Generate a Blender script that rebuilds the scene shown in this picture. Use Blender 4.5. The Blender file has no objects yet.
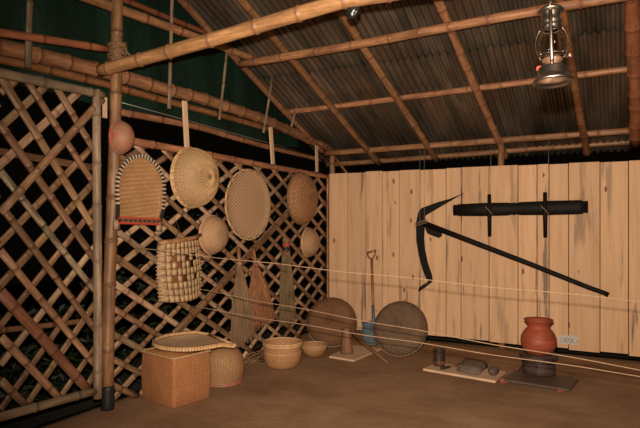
import bpy, bmesh, math, random
from mathutils import Vector, Matrix, noise
random.seed(7)
C = bpy.context.scene.collection
PI = math.pi
# ---------------------------------------------------------------- camera model, used to measure the room
CAMZ = 1.5; FPX = 572.0; CX = 320.0; CY = 221.0; YAW = math.radians(27.7)
FW = Vector((-math.sin(YAW), math.cos(YAW), 0)); RT = Vector((math.cos(YAW), math.sin(YAW), 0))
XL = -3.63; YB = 7.15
def ray(px, py): return FW + RT*((px-CX)/FPX) + Vector((0, 0, (CY-py)/FPX))
def onL(px, py, X=XL):
    d = ray(px, py); return d*(X/d.x) + Vector((0, 0, CAMZ))
def onB(px, py, Y=YB):
    d = ray(px, py); return d*(Y/d.y) + Vector((0, 0, CAMZ))
def onZ(px, py, z=0.0):
    d = ray(px, py); return d*((z-CAMZ)/d.z) + Vector((0, 0, CAMZ))
def cw(right, fwd, z=0.0):
    v = FW*fwd + RT*right; return Vector((v.x, v.y, z))
def roofZ(Y): return 2.30 + .394*(7.6-Y)          # centre line of the rafters
def sm(a, b, x):
    t = max(0, min(1, (x-a)/(b-a))); return t*t*(3-2*t)
def floorZ(x, y):
    return -.05*sm(6.3, 6.9, y)*sm(-2.9, -2.2, x)
# ---------------------------------------------------------------- materials
def nt_new(name):
    m = bpy.data.materials.new(name); m.use_nodes = True
    nt = m.node_tree; b = nt.nodes['Principled BSDF']; return m, nt, b
class N:
    def __init__(s, nt): s.nt = nt
    def n(s, t, **k):
        o = s.nt.nodes.new(t)
        for a, v in k.items(): setattr(o, a, v)
        return o
    def l(s, a, b): s.nt.links.new(a, b)
    def math(s, op, a, b=None, c=None):
        o = s.n('ShaderNodeMath', operation=op)
        for i, v in enumerate((a, b, c)):
            if v is None: continue
            if isinstance(v, (int, float)): o.inputs[i].default_value = v
            else: s.l(v, o.inputs[i])
        return o.outputs[0]
    def mix(s, f, a, b, mode='MIX'):
        o = s.n('ShaderNodeMix', data_type='RGBA', blend_type=mode)
        for i, v in ((0, f), (6, a), (7, b)):
            if isinstance(v, (int, float)): o.inputs[i].default_value = v
            elif isinstance(v, tuple): o.inputs[i].default_value = v+(1,) if len(v) == 3 else v
            else: s.l(v, o.inputs[i])
        return o.outputs[2]
    def coords(s, kind='Object', scale=(1, 1, 1), add=None):
        tc = s.n('ShaderNodeTexCoord'); mp = s.n('ShaderNodeMapping'); mp.inputs['Scale'].default_value = scale
        src = tc.outputs[kind]
        if add is not None:
            va = s.n('ShaderNodeVectorMath', operation='ADD'); s.l(src, va.inputs[0]); s.l(add, va.inputs[1]); src = va.outputs[0]
        s.l(src, mp.inputs[0]); return mp.outputs[0]
    def noise(s, vec, scale, detail=4, rough=.6):
        o = s.n('ShaderNodeTexNoise'); o.inputs['Scale'].default_value = scale; o.inputs['Detail'].default_value = detail
        o.inputs['Roughness'].default_value = rough; s.l(vec, o.inputs['Vector']); return o.outputs['Fac']
    def ramp(s, f, stops):
        o = s.n('ShaderNodeValToRGB'); s.l(f, o.inputs[0]); e = o.color_ramp.elements
        while len(e) < len(stops): e.new(.5)
        for i, (p, c) in enumerate(stops): e[i].position = p; e[i].color = tuple(c)+(1,) if len(c) == 3 else c
        return o.outputs[0]
    def bump(s, h, strength, dist, bsdf):
        o = s.n('ShaderNodeBump'); o.inputs['Strength'].default_value = strength; o.inputs['Distance'].default_value = dist
        s.l(h, o.inputs['Height']); s.l(o.outputs[0], bsdf.inputs['Normal'])
def plain(name, col, rough=.7, metal=0, var=.25, scale=12, bump=.15, sc=(1, 1, 1)):
    m, nt, b = nt_new(name); q = N(nt)
    v = q.coords('Object', sc); f = q.noise(v, scale, 5)
    lo = tuple(c*(1-var) for c in col); hi = tuple(min(1, c*(1+var)) for c in col)
    q.l(q.ramp(f, [(.3, lo), (.7, hi)]), b.inputs['Base Color'])
    b.inputs['Roughness'].default_value = rough; b.inputs['Metallic'].default_value = metal
    if bump: q.bump(f, bump, .01, b)
    return m
def mat_bamboo(name, lo, hi, ringc, rough=.45, stain=.75, spec=.5):
    m, nt, b = nt_new(name); q = N(nt)
    oi = q.n('ShaderNodeObjectInfo'); rnd = oi.outputs['Random']
    cx = q.n('ShaderNodeCombineXYZ'); q.l(q.math('MULTIPLY', rnd, 37.0), cx.inputs[2]); q.l(q.math('MULTIPLY', rnd, 11.0), cx.inputs[0])
    v = q.coords('Object', (38, 38, 2.2), cx.outputs[0]); f = q.noise(v, 1, 5, .65)
    v2 = q.coords('Object', (5, 5, 1.6), cx.outputs[0]); f2 = q.noise(v2, 1.5, 3)
    col = q.ramp(f, [(.32, lo), (.66, hi)])
    col = q.mix(q.math('MULTIPLY', q.ramp(f2, [(.46, (0, 0, 0)), (.72, (1, 1, 1))]), stain), col, tuple(c*.45 for c in lo))
    f3 = q.noise(q.coords('Object', (26, 26, 9), cx.outputs[0]), 1, 5, .7)
    col = q.mix(q.math('MULTIPLY', q.ramp(f3, [(.48, (0, 0, 0)), (.62, (1, 1, 1))]), stain*.7), col, tuple(c*.8 for c in lo))
    at = q.n('ShaderNodeAttribute', attribute_name='ring')
    col = q.mix(q.math('MULTIPLY', at.outputs['Fac'], .8), col, ringc)
    h = q.n('ShaderNodeHueSaturation'); q.l(col, h.inputs['Color'])
    r2 = q.math('FRACT', q.math('MULTIPLY', rnd, 7.31))
    q.l(q.math('ADD', q.math('MULTIPLY', rnd, .5), .75), h.inputs['Value'])
    q.l(q.math('ADD', q.math('MULTIPLY', r2, .02), .49), h.inputs['Hue'])
    q.l(h.outputs[0], b.inputs['Base Color'])
    b.inputs['Roughness'].default_value = rough; b.inputs['Specular IOR Level'].default_value = spec
    q.bump(f, .25, .004, b)
    return m
def mat_weave(name, ca, cb, nu, nv, dark=.45, bump=.6, twill=0, rough=.6, gap_shade=.5, noise_s=6):
    """strands going over and under each other, laid out on the UV map"""
    m, nt, b = nt_new(name); q = N(nt)
    tc = q.n('ShaderNodeTexCoord'); sp = q.n('ShaderNodeSeparateXYZ'); q.l(tc.outputs['UV'], sp.inputs[0])
    U = q.math('MULTIPLY', sp.outputs[0], float(nu)); V = q.math('MULTIPLY', sp.outputs[1], float(nv))
    fu = q.math('FRACT', U); fv = q.math('FRACT', V); iu = q.math('FLOOR', U); iv = q.math('FLOOR', V)
    if twill: par = q.math('LESS_THAN', q.math('FLOORED_MODULO', q.math('ADD', iu, iv), 4.0), 2.0)
    else: par = q.math('FLOORED_MODULO', q.math('ADD', iu, iv), 2.0)
    su = q.math('SINE', q.math('MULTIPLY', fu, PI)); sv = q.math('SINE', q.math('MULTIPLY', fv, PI))
    hh = q.math('MULTIPLY', q.math('POWER', sv, .5), q.math('ADD', q.math('MULTIPLY', su, .4), .6))
    hv = q.math('MULTIPLY', q.math('POWER', su, .5), q.math('ADD', q.math('MULTIPLY', sv, .4), .6))
    mx = q.n('ShaderNodeMix', data_type='FLOAT'); q.l(par, mx.inputs[0]); q.l(hh, mx.inputs[2]); q.l(hv, mx.inputs[3]); H = mx.outputs[0]
    # each strand keeps its own tone
    cmb = q.n('ShaderNodeCombineXYZ'); q.l(q.math('MULTIPLY', iu, par), cmb.inputs[0]); q.l(q.math('MULTIPLY', iv, q.math('SUBTRACT', 1.0, par)), cmb.inputs[1])
    wn = q.n('ShaderNodeTexWhiteNoise', noise_dimensions='2D'); q.l(cmb.outputs[0], wn.inputs['Vector'])
    col = q.mix(par, ca, cb)
    col = q.mix(q.math('MULTIPLY', wn.outputs['Value'], .35), col, tuple(c*dark for c in ca))
    f = q.noise(q.coords('Object'), noise_s, 4)
    col = q.mix(q.math('MULTIPLY', q.ramp(f, [(.4, (0, 0, 0)), (.75, (1, 1, 1))]), .45), col, tuple(c*.5 for c in cb))
    gap_shade_f = q.math('MULTIPLY', q.math('LESS_THAN', H, .45), gap_shade)
    col = q.mix(gap_shade_f, col, tuple(c*.22 for c in ca))  # shade in the gaps between strands, painted into the colour
    q.l(col, b.inputs['Base Color']); b.inputs['Roughness'].default_value = rough
    b.inputs['Specular IOR Level'].default_value = .3
    q.bump(H, bump, .006, b)
    return m
M = {}
M['bamboo'] = mat_bamboo('bamboo', (.21, .092, .04), (.47, .24, .115), (.15, .06, .03), .5)
M['bamboo_pale'] = mat_bamboo('bamboo_pale', (.36, .22, .12), (.66, .45, .26), (.22, .11, .05))
M['bamboo_red'] = mat_bamboo('bamboo_red', (.24, .085, .035), (.38, .155, .07), (.12, .045, .02))
M['bamboo_grey'] = mat_bamboo('bamboo_grey', (.16, .11, .07), (.36, .25, .16), (.12, .08, .05), .6)
M['slat'] = mat_bamboo('slat', (.17, .085, .042), (.46, .27, .145), (.12, .055, .025), .5)
M['slat_pale'] = mat_bamboo('slat_pale', (.25, .15, .085), (.58, .39, .245), (.16, .08, .04), .55)
M['slat_red'] = mat_bamboo('slat_red', (.13, .055, .026), (.30, .14, .07), (.10, .04, .025), .6)
M['slat_dark'] = mat_bamboo('slat_dark', (.07, .05, .04), (.5, .36, .22), (.05, .03, .02), .5, .9)
M['plank_pale'] = mat_bamboo('plank_pale', (.55, .38, .22), (.78, .58, .38), (.3, .2, .1), .7, .2)
M['cord'] = plain('cord', (.36, .235, .145), .8, 0, .2, 60)
M['wire'] = plain('wire', (.45, .42, .38), .45, .6, .1, 40, 0)
M['lashing'] = plain('lashing', (.22, .12, .06), .85, 0, .4, 60)
M['black_wood'] = plain('black_wood', (.008, .006, .005), .6, 0, .4, 14, .2, (1, 1, 1))
M['black_wood'].node_tree.nodes['Principled BSDF'].inputs['Specular IOR Level'].default_value = .18
M['dark_iron'] = plain('dark_iron', (.012, .010, .009), .5, .2, .4, 20)
M['black_tape'] = plain('black_tape', (.012, .012, .013), .5, 0, .3, 40, .4)
M['red_thread'] = plain('red_thread', (.42, .05, .03), .8, 0, .2, 60)
M['white_thread'] = plain('white_thread', (.52, .43, .32), .8, 0, .15, 60)
M['black_thread'] = plain('black_thread', (.02, .015, .012), .8, 0, .2, 60)
M['clay'] = plain('clay', (.27, .055, .024), .6, 0, .3, 7, .1, (1, 1, 3))
M['sooty_clay'] = plain('sooty_clay', (.055, .03, .022), .7, 0, .5, 10, .2)
M['brick'] = plain('brick', (.33, .09, .045), .85, 0, .3, 30)
M['stone'] = plain('stone', (.15, .105, .08), .9, 0, .3, 30, .5)
M['dark_stone'] = plain('dark_stone', (.09, .06, .05), .7, 0, .4, 30, .3)
M['pine_board'] = plain('pine_board', (.60, .42, .27), .7, 0, .15, 6, .1, (1, 8, 1))
M['dark_cup'] = plain('dark_cup', (.035, .02, .015), .5, 0, .4, 20)
M['old_board'] = plain('old_board', (.09, .058, .04), .6, 0, .35, 8, .3, (1, 8, 1))
M['brown_wood'] = plain('brown_wood', (.17, .075, .035), .6, 0, .4, 14, .2, (2, 2, .4))
M['blue_steel'] = plain('blue_steel', (.11, .15, .17), .6, .1, .35, 18, .1)
M['shovel_wood'] = plain('shovel_wood', (.32, .14, .06), .5, 0, .3, 14, .1, (2, 2, .4))
M['chrome'] = plain('chrome', (.30, .255, .22), .36, 1, .4, 14, .05)
M['rusty_tin'] = plain('rusty_tin', (.22, .13, .085), .45, .7, .6, 24, .1)
M['plastic_black'] = plain('plastic_black', (.012, .014, .016), .3, 0, .3, 20, .3)
M['grey_plate'] = plain('grey_plate', (.55, .53, .50), .55, 0, .08, 20, .05)
M['grey_mark'] = plain('grey_mark', (.2, .18, .16), .6, 0, .1, 20, 0)
M['grass_broom'] = plain('grass_broom', (.19, .115, .058), .9, 0, .6, 14, .1, (6, 6, .4))
M['red_broom'] = plain('red_broom', (.25, .105, .045), .9, 0, .6, 14, .1, (6, 6, .4))
M['green_broom'] = plain('green_broom', (.17, .11, .052), .9, 0, .6, 14, .1, (6, 6, .4))
M['leaf'] = plain('leaf', (.012, .022, .007), .6, 0, .5, 3, 0)
M['ground'] = plain('ground', (.025, .03, .014), .95, 0, .5, 9, .5)
M['w_box'] = mat_weave('w_box', (.60, .27, .11), (.40, .17, .07), 34, 64, gap_shade=.7)
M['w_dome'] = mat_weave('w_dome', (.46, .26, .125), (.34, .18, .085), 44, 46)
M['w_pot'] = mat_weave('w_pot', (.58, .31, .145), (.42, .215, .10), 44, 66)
M['w_tray'] = mat_weave('w_tray', (.56, .32, .15), (.44, .23, .10), 60, 62, twill=1, gap_shade=.35, bump=.5)
M['w_tray_floor'] = mat_weave('w_tray_floor', (.62, .43, .28), (.52, .34, .21), 60, 62, twill=1, gap_shade=.25, bump=.35)
M['w_bowl'] = mat_weave('w_bowl', (.60, .37, .21), (.46, .27, .145), 70, 26, gap_shade=.5)
M['w_colander'] = mat_weave('w_colander', (.58, .38, .21), (.40, .25, .13), 56, 34, gap_shade=.9)
M['w_hat'] = mat_weave('w_hat', (.58, .30, .14), (.42, .20, .09), 60, 22, gap_shade=.7, dark=.2, bump=1., noise_s=30)
M['w_shield'] = mat_weave('w_shield', (.27, .17, .10), (.16, .10, .062), 70, 22, gap_shade=.7, bump=1., dark=.3, noise_s=14)
M['w_shield_red'] = mat_weave('w_shield_red', (.30, .15, .075), (.20, .095, .05), 70, 22, gap_shade=.6, bump=1., dark=.3, noise_s=7)
M['w_check'] = mat_bamboo('w_check', (.36, .225, .12), (.62, .42, .24), (.3, .17, .085), .5, .4)
def mat_disc():
    m, nt, b = nt_new('ribbed_disc'); q = N(nt)
    tc = q.n('ShaderNodeTexCoord'); sp = q.n('ShaderNodeSeparateXYZ'); q.l(tc.outputs['Object'], sp.inputs[0])
    d = q.math('ADD', q.math('MULTIPLY', sp.outputs[0], -38.), q.math('MULTIPLY', sp.outputs[1], 55.))
    d = q.math('ADD', d, q.math('MULTIPLY', q.noise(q.coords('Object'), 5, 2), .5))
    e = q.math('ADD', q.math('MULTIPLY', sp.outputs[0], 60.), q.math('MULTIPLY', sp.outputs[1], 44.))
    s = q.math('SINE', q.math('MULTIPLY', d, PI*.95)); s2 = q.math('SINE', q.math('MULTIPLY', e, PI))
    h = q.math('ADD', q.math('MULTIPLY', s, .5), .5); h = q.math('ADD', h, q.math('MULTIPLY', s2, .12))
    col = q.ramp(h, [(.0, (.32, .19, .105)), (.4, (.48, .30, .17)), (.9, (.54, .36, .22))])
    q.l(col, b.inputs['Base Color']); b.inputs['Roughness'].default_value = .65; q.bump(h, .5, .006, b); return m
M['disc'] = mat_disc()
def mat_pink():
    m, nt, b = nt_new('pink_bowl'); q = N(nt)
    tc = q.n('ShaderNodeTexCoord'); sp = q.n('ShaderNodeSeparateXYZ'); q.l(tc.outputs['Object'], sp.inputs[0])
    h = q.math('SINE', q.math('MULTIPLY', sp.outputs[0], 170.)); f = q.noise(q.coords('Object'), 25, 4)
    st = q.math('GREATER_THAN', h, .55)
    near = q.math('GREATER_THAN', q.math('SINE', q.math('MULTIPLY', sp.outputs[0], 48.)), .0)
    col = q.mix(f, (.24, .105, .06), (.38, .20, .12)); col = q.mix(q.math('MULTIPLY', q.math('MULTIPLY', st, near), .7), col, (.42, .06, .04))
    q.l(col, b.inputs['Base Color']); b.inputs['Roughness'].default_value = .6
    q.bump(q.noise(q.coords('Object', (120, 6, 6)), 1, 2), .3, .004, b); return m
M['pink'] = mat_pink()
def mat_planks():
    m, nt, b = nt_new('pine_planks'); q = N(nt)
    at = q.n('ShaderNodeAttribute', attribute_name='rnd'); r = at.outputs['Fac']
    cx = q.n('ShaderNodeCombineXYZ'); q.l(q.math('MULTIPLY', r, 40.), cx.inputs[2]); q.l(q.math('MULTIPLY', r, 13.), cx.inputs[1])
    g = q.noise(q.coords('Object', (16, 4, 1.1), cx.outputs[0]), 1, 6, .65)
    g2 = q.noise(q.coords('Object', (60, 4, 1.6), cx.outputs[0]), 1, 3, .6)
    col = q.ramp(g, [(.25, (.60, .36, .20)), (.5, (.72, .46, .27)), (.75, (.80, .54, .34))])
    col = q.mix(q.math('MULTIPLY', g2, .2), col, (.52, .29, .15))
    # knots
    vo = q.n('ShaderNodeTexVoronoi'); vo.inputs['Scale'].default_value = 1; q.l(q.coords('Object', (8, 1, 3.2), cx.outputs[0]), vo.inputs['Vector'])
    kn = q.math('SUBTRACT', 1.0, q.math('MULTIPLY', vo.outputs['Distance'], 6.5)); kn = q.n('ShaderNodeClamp').inputs[0].node if False else kn
    ck = q.n('ShaderNodeClamp'); q.l(kn, ck.inputs[0])
    sel = q.n('ShaderNodeSeparateColor'); q.l(vo.outputs['Color'], sel.inputs[0])
    kk = q.math('MULTIPLY', q.math('GREATER_THAN', ck.outputs[0], .25), q.math('GREATER_THAN', sel.outputs[0], .62))
    col = q.mix(q.math('MULTIPLY', kk, .85), col, (.13, .04, .018))
    # grey weather stains in long runs
    w = q.noise(q.coords('Object', (11, 2, .9), cx.outputs[0]), 1, 4, .6)
    ag = q.n('ShaderNodeAttribute', attribute_name='stain')
    wf = q.math('MULTIPLY', q.ramp(w, [(.57, (0, 0, 0)), (.66, (1, 1, 1))]), ag.outputs['Fac'])
    col = q.mix(wf, col, (.15, .115, .09))
    hs = q.n('ShaderNodeHueSaturation'); q.l(col, hs.inputs['Color']); q.l(q.math('ADD', q.math('MULTIPLY', r, .2), .9), hs.inputs['Value'])
    q.l(hs.outputs[0], b.inputs['Base Color']); b.inputs['Roughness'].default_value = .75; b.inputs['Specular IOR Level'].default_value = .2
    q.bump(g2, .2, .004, b); return m
M['planks'] = mat_planks()
def mat_roof():
    m, nt, b = nt_new('corrugated_iron'); q = N(nt)
    at = q.n('ShaderNodeAttribute', attribute_name='rnd'); cx = q.n('ShaderNodeCombineXYZ'); q.l(q.math('MULTIPLY', at.outputs['Fac'], 30.), cx.inputs[1])
    f = q.noise(q.coords('Object', (5, .7, 1), cx.outputs[0]), 1, 5, .65)
    f2 = q.noise(q.coords('Object', (2.5, 1.2, 1), cx.outputs[0]), 1, 4)
    col = q.ramp(f, [(.32, (.05, .045, .036)), (.52, (.13, .11, .085)), (.72, (.28, .21, .145))])
    col = q.mix(q.math('MULTIPLY', q.ramp(f2, [(.45, (0, 0, 0)), (.7, (1, 1, 1))]), .6), col, (.14, .075, .04))
    q.l(col, b.inputs['Base Color']); b.inputs['Roughness'].default_value = .42; b.inputs['Metallic'].default_value = .55
    return m
M['roof'] = mat_roof()
def mat_floor():
    m, nt, b = nt_new('packed_earth'); q = N(nt)
    v = q.coords('Object'); f = q.noise(v, 1.3, 6, .6); f2 = q.noise(v, 30, 5, .7)
    v3 = q.coords('Object', (1, 1.6, 1)); f3 = q.noise(v3, 3.4, 6, .65)
    col = q.ramp(f, [(.35, (.25, .148, .082)), (.65, (.41, .255, .15))])
    col = q.mix(q.math('MULTIPLY', f2, .35), col, (.15, .08, .04))
    col = q.mix(q.math('MULTIPLY', q.ramp(f3, [(.5, (0, 0, 0)), (.75, (1, 1, 1))]), .3), col, (.20, .10, .048))
    q.l(col, b.inputs['Base Color']); b.inputs['Roughness'].default_value = .95; b.inputs['Specular IOR Level'].default_value = .1
    q.bump(q.math('ADD', q.math('MULTIPLY', f2, .3), f3), .35, .03, b); return m
M['floor'] = mat_floor()
def mat_tarp():
    m, nt, b = nt_new('green_tarp'); q = N(nt)
    f = q.noise(q.coords('Object', (1, 1, 1)), 1.2, 3)
    q.l(q.ramp(f, [(.3, (.001, .010, .0065)), (.7, (.003, .026, .014))]), b.inputs['Base Color'])
    b.inputs['Roughness'].default_value = .55; q.bump(q.noise(q.coords('Object', (1, 2, 1)), 3, 3), .4, .05, b); return m
M['tarp'] = mat_tarp()
def mat_glass():
    m, nt, b = nt_new('lantern_glass')
    b.inputs['Base Color'].default_value = (.95, .93, .9, 1); b.inputs['Roughness'].default_value = .06
    b.inputs['Transmission Weight'].default_value = 1; b.inputs['IOR'].default_value = 1.3; return m
M['glass'] = mat_glass()
# ---------------------------------------------------------------- object helpers
def tag(o, label=None, cat=None, group=None, kind=None):
    if label: o['label'] = label
    if cat: o['category'] = cat
    if group: o['group'] = group
    if kind: o['kind'] = kind
    return o
def thing(name, label, cat, mat=None, group=None):
    o = bpy.data.objects.new(name, None); o.empty_display_size = .1; C.objects.link(o)
    if mat is not None: o.matrix_world = mat
    return tag(o, label, cat, group)
def frame(loc, zdir, up):
    """matrix whose local z is zdir and whose local y leans to up"""
    z = Vector(zdir).normalized(); x = Vector(up).cross(z).normalized(); y = z.cross(x)
    m = Matrix((x, y, z)).transposed().to_4x4(); m.translation = loc; return m
def link(name, bm, mat, parent=None, mtx=None, smooth=True):
    me = bpy.data.meshes.new(name); bm.normal_update(); bm.to_mesh(me); bm.free()
    for m in (mat if isinstance(mat, list) else [mat]): me.materials.append(M[m])
    if smooth:
        for p in me.polygons: p.use_smooth = True
    o = bpy.data.objects.new(name, me); C.objects.link(o)
    if parent: o.parent = parent
    if mtx is not None: o.matrix_local = mtx
    return o
def tube(bm, pts, rad, seg=8, cap=True, flat=None, flatu=None):
    pts = [Vector(p) for p in pts]; n = len(pts); rings = []
    t0 = (pts[1]-pts[0]).normalized(); up = Vector((0, 0, 1)) if abs(t0.z) < .9 else Vector((1, 0, 0))
    u = t0.cross(up).normalized()
    for i, p in enumerate(pts):
        t = (pts[min(i+1, n-1)]-pts[max(i-1, 0)]).normalized(); u = (u-t*u.dot(t)).normalized(); v = t.cross(u)
        r = rad[i] if isinstance(rad, (list, tuple)) else rad
        rings.append([bm.verts.new(p+u*(r*math.cos(a))*(flatu or 1)+v*(r*math.sin(a))*(flat or 1)) for a in (2*PI*k/seg for k in range(seg))])
    for a, b in zip(rings, rings[1:]):
        for k in range(seg): bm.faces.new((a[k], a[(k+1) % seg], b[(k+1) % seg], b[k]))
    if cap: bm.faces.new(rings[0][::-1]); bm.faces.new(rings[-1])
    return rings
def box(bm, lo, hi, mtx=None):
    vs = [Vector((x, y, z)) for x in (lo[0], hi[0]) for y in (lo[1], hi[1]) for z in (lo[2], hi[2])]
    if mtx is not None: vs = [mtx @ v for v in vs]
    v = [bm.verts.new(p) for p in vs]
    return [bm.faces.new([v[i] for i in f]) for f in ((0, 1, 3, 2), (4, 6, 7, 5), (0, 4, 5, 1), (2, 3, 7, 6), (0, 2, 6, 4), (1, 5, 7, 3))]
def bbox_bm(lo, hi, bev=.004, mtx=None):
    bm = bmesh.new(); box(bm, lo, hi, mtx)
    bmesh.ops.bevel(bm, geom=list(bm.edges), offset=bev, segments=2, affect='EDGES'); return bm
def lathe(bm, prof, seg=40, sx=1, sy=1, capend=False):
    """profile of (r, z); UV u runs round, v runs along"""
    uv = bm.loops.layers.uv.verify(); L = [0]
    for a, b in zip(prof, prof[1:]): L.append(L[-1]+math.hypot(a[0]-b[0], a[1]-b[1]))
    rows = []
    for r, z in prof:
        rows.append([bm.verts.new((r*sx*math.cos(2*PI*k/seg), r*sy*math.sin(2*PI*k/seg), z)) for k in range(seg)])
    for i in range(len(prof)-1):
        for k in range(seg):
            k2 = (k+1) % seg
            f = bm.faces.new((rows[i][k], rows[i][k2], rows[i+1][k2], rows[i+1][k]))
            for lp, (uu, vv) in zip(f.loops, ((k, i), (k+1, i), (k+1, i+1), (k, i+1))): lp[uv].uv = (uu/seg, L[vv]/L[-1])
    poles = [v for (r, z), row in zip(prof, rows) if r <= .0021 for v in row]
    if poles: bmesh.ops.remove_doubles(bm, verts=poles, dist=.0045)
    return rows
def ring_bm(bm, r, z, tr, seg=40, sx=1, sy=1, ts=6):
    n = seg; R = []
    for k in range(n):
        a = 2*PI*k/n; c = Vector((r*sx*math.cos(a), r*sy*math.sin(a), z)); o = Vector((math.cos(a), math.sin(a), 0))
        R.append([bm.verts.new(c+o*tr*math.cos(b)+Vector((0, 0, tr*math.sin(b)))) for b in (2*PI*j/ts for j in range(ts))])
    for k in range(n):
        for j in range(ts): bm.faces.new((R[k][j], R[(k+1) % n][j], R[(k+1) % n][(j+1) % ts], R[k][(j+1) % ts]))
# ---------------------------------------------------------------- bamboo
def bamboo_mesh(pts, r, seg=12, node=.28, seed=0, taper=.9, half=False, w=None, th=.016):
    """pts in the local frame running along z; swollen joints every NODE metres"""
    rn = random.Random(seed); bm = bmesh.new(); at = bm.verts.layers.float.new('ring')
    L = (pts[-1]-pts[0]).length
    lens = [0]
    for a, b in zip(pts, pts[1:]): lens.append(lens[-1]+(b-a).length)
    T = lens[-1]
    def P(s):
        for i in range(len(pts)-1):
            if s <= lens[i+1]+1e-9:
                t = (s-lens[i])/(lens[i+1]-lens[i]); 
                return pts[i].lerp(pts[i+1], t)
        return pts[-1]
    st = [(0, 1, 0)]; s = rn.uniform(.05, node); wob = (rn.uniform(-1, 1), rn.uniform(-1, 1))
    while s < T-.03:
        st += [(s-.025, 1.0, 0), (s-.009, 1.06, .25), (s-.002, 1.15, 1), (s+.006, 1.13, 1), (s+.014, .98, .5), (s+.04, .99, 0)]
        s += node*rn.uniform(.75, 1.25)
        if s < T-.03: st.append((s-.5*node, .975, 0))
    st.append((T, 1, 0)); st = sorted((x for x in st if 0 <= x[0] <= T), key=lambda x: x[0])
    prev = None; first = None
    for s, k, rg in st:
        p = P(s).copy(); p.x += wob[0]*.006*math.sin(s*2.3+seed); p.y += (wob[1]*.006*math.sin(s*1.9+seed*2)) if not half else 0
        rr = r*k*(1-(1-taper)*s/T); vs = []
        if half:
            hw = w*.5*(1+(k-1)*.6)*(1-(1-taper)*s/T); tt = th*(1+(k-1)*2.5)
            for x, y in ((-1, 0), (-.85, .55), (-.45, .92), (0, 1), (.45, .92), (.85, .55), (1, 0), (.5, .08), (-.5, .08)):
                vs.append(bm.verts.new((p.x+x*hw, p.y+y*tt, p.z)))
        else:
            for j in range(seg):
                a = 2*PI*j/seg; vs.append(bm.verts.new((p.x+rr*math.cos(a), p.y+rr*math.sin(a), p.z)))
        for v in vs: v[at] = rg
        if prev:
            n = len(vs)
            for j in range(n): bm.faces.new((prev[j], prev[(j+1) % n], vs[(j+1) % n], vs[j]))
        else: first = vs
        prev = vs
    bm.faces.new(first[::-1]); bm.faces.new(prev)
    bmesh.ops.recalc_face_normals(bm, faces=bm.faces)
    return bm
_seed = [10]
def bamboo(name, pts, r, mat='bamboo', label=None, cat=None, group=None, parent=None, node=.3, half=False, w=None, th=.016, face=(1, 0, 0), taper=.92):
    _seed[0] += 1; pts = [Vector(p) for p in pts]; z = (pts[-1]-pts[0]).normalized()
    x = Vector(face).cross(z).normalized(); y = z.cross(x)          # local y points to 'face'
    m = Matrix((x, y, z)).transposed().to_4x4(); m.translation = pts[0]; inv = m.inverted()
    bm = bamboo_mesh([inv @ p for p in pts], r, 12, node, _seed[0], taper, half, w, th)
    o = link(name, bm, mat)
    if parent: o.parent = parent; o.matrix_local = parent.matrix_world.inverted() @ m
    else: o.matrix_world = m
    if label or cat: tag(o, label, cat, group)
    return o
def extend(a, b, ta=0., tb=0.):
    d = (b-a).normalized(); return [a-d*ta, b+d*tb]
# ================================================================= SETTING
# floor
bm = bmesh.new(); nx, ny = 80, 84; x0, x1, y0, y1 = -3.78, 4.0, -1.2, 7.32; g = []
for j in range(ny+1):
    row = []
    for i in range(nx+1):
        x = x0+(x1-x0)*i/nx; y = y0+(y1-y0)*j/ny
        e = .012*noise.noise(Vector((x*.9, y*.9, 0)))*sm(-3.2, -2.6, x)*0
        edge = .03*noise.noise(Vector((0, y*2, 3))) if i == 0 else 0
        row.append(bm.verts.new((x+edge, y, floorZ(x, y)+e)))
    g.append(row)
for j in range(ny):
    for i in range(nx): bm.faces.new((g[j][i], g[j][i+1], g[j+1][i+1], g[j+1][i]))
ext = bmesh.ops.extrude_edge_only(bm, edges=[e for e in bm.edges if e.is_boundary])
for v in [v for v in ext['geom'] if isinstance(v, bmesh.types.BMVert)]: v.co.z = -.16
tag(link('floor', bm, 'floor'), kind='structure')
bm = bmesh.new(); box(bm, (-14, -3, -.2), (8, 16, -.15)); tag(link('floor_outside', bm, 'ground', smooth=False), kind='structure')
# board wall
gaps = [328.9, 347.5, 365.5, 382, 399, 420, 446, 461, 489, 518, 537, 549, 568.5, 600, 628.5, 661, 690, 716, 745, 775, 800, 830]
stains = {0: .3, 5: .4, 8: .4, 1: .7, 2: .5, 3: .6, 4: .8, 6: .6, 7: 1, 9: .6, 10: .8, 12: .5, 13: .5, 14: 1, 15: .8, 17: .6}
bm = bmesh.new(); la = bm.faces.layers.float.new('rnd'); lb = bm.faces.layers.float.new('stain'); rn = random.Random(3)
for i in range(len(gaps)-1):
    xa = onB(gaps[i], 200).x; xb = onB(gaps[i+1], 200).x; gp = .0035
    top = 2.165+rn.uniform(-.006, .006); bot = .025+rn.uniform(-.012, .012); dy = rn.uniform(-.003, .003); sh = rn.uniform(-.004, .004)
    fs = []
    b2 = bmesh.new(); box(b2, (xa+gp, YB+dy, bot), (xb-gp, YB+.025+dy, top)); bmesh.ops.bevel(b2, geom=list(b2.edges), offset=.003, segments=1, affect='EDGES')
    vm = {v: bm.verts.new(v.co) for v in b2.verts}; r = rn.random()
    for f in b2.faces:
        nf = bm.faces.new([vm[v] for v in f.verts]); nf[la] = r; nf[lb] = stains.get(i, 0)
    b2.free()
tag(link('wall_back', bm, 'planks', smooth=False), kind='structure')
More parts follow.
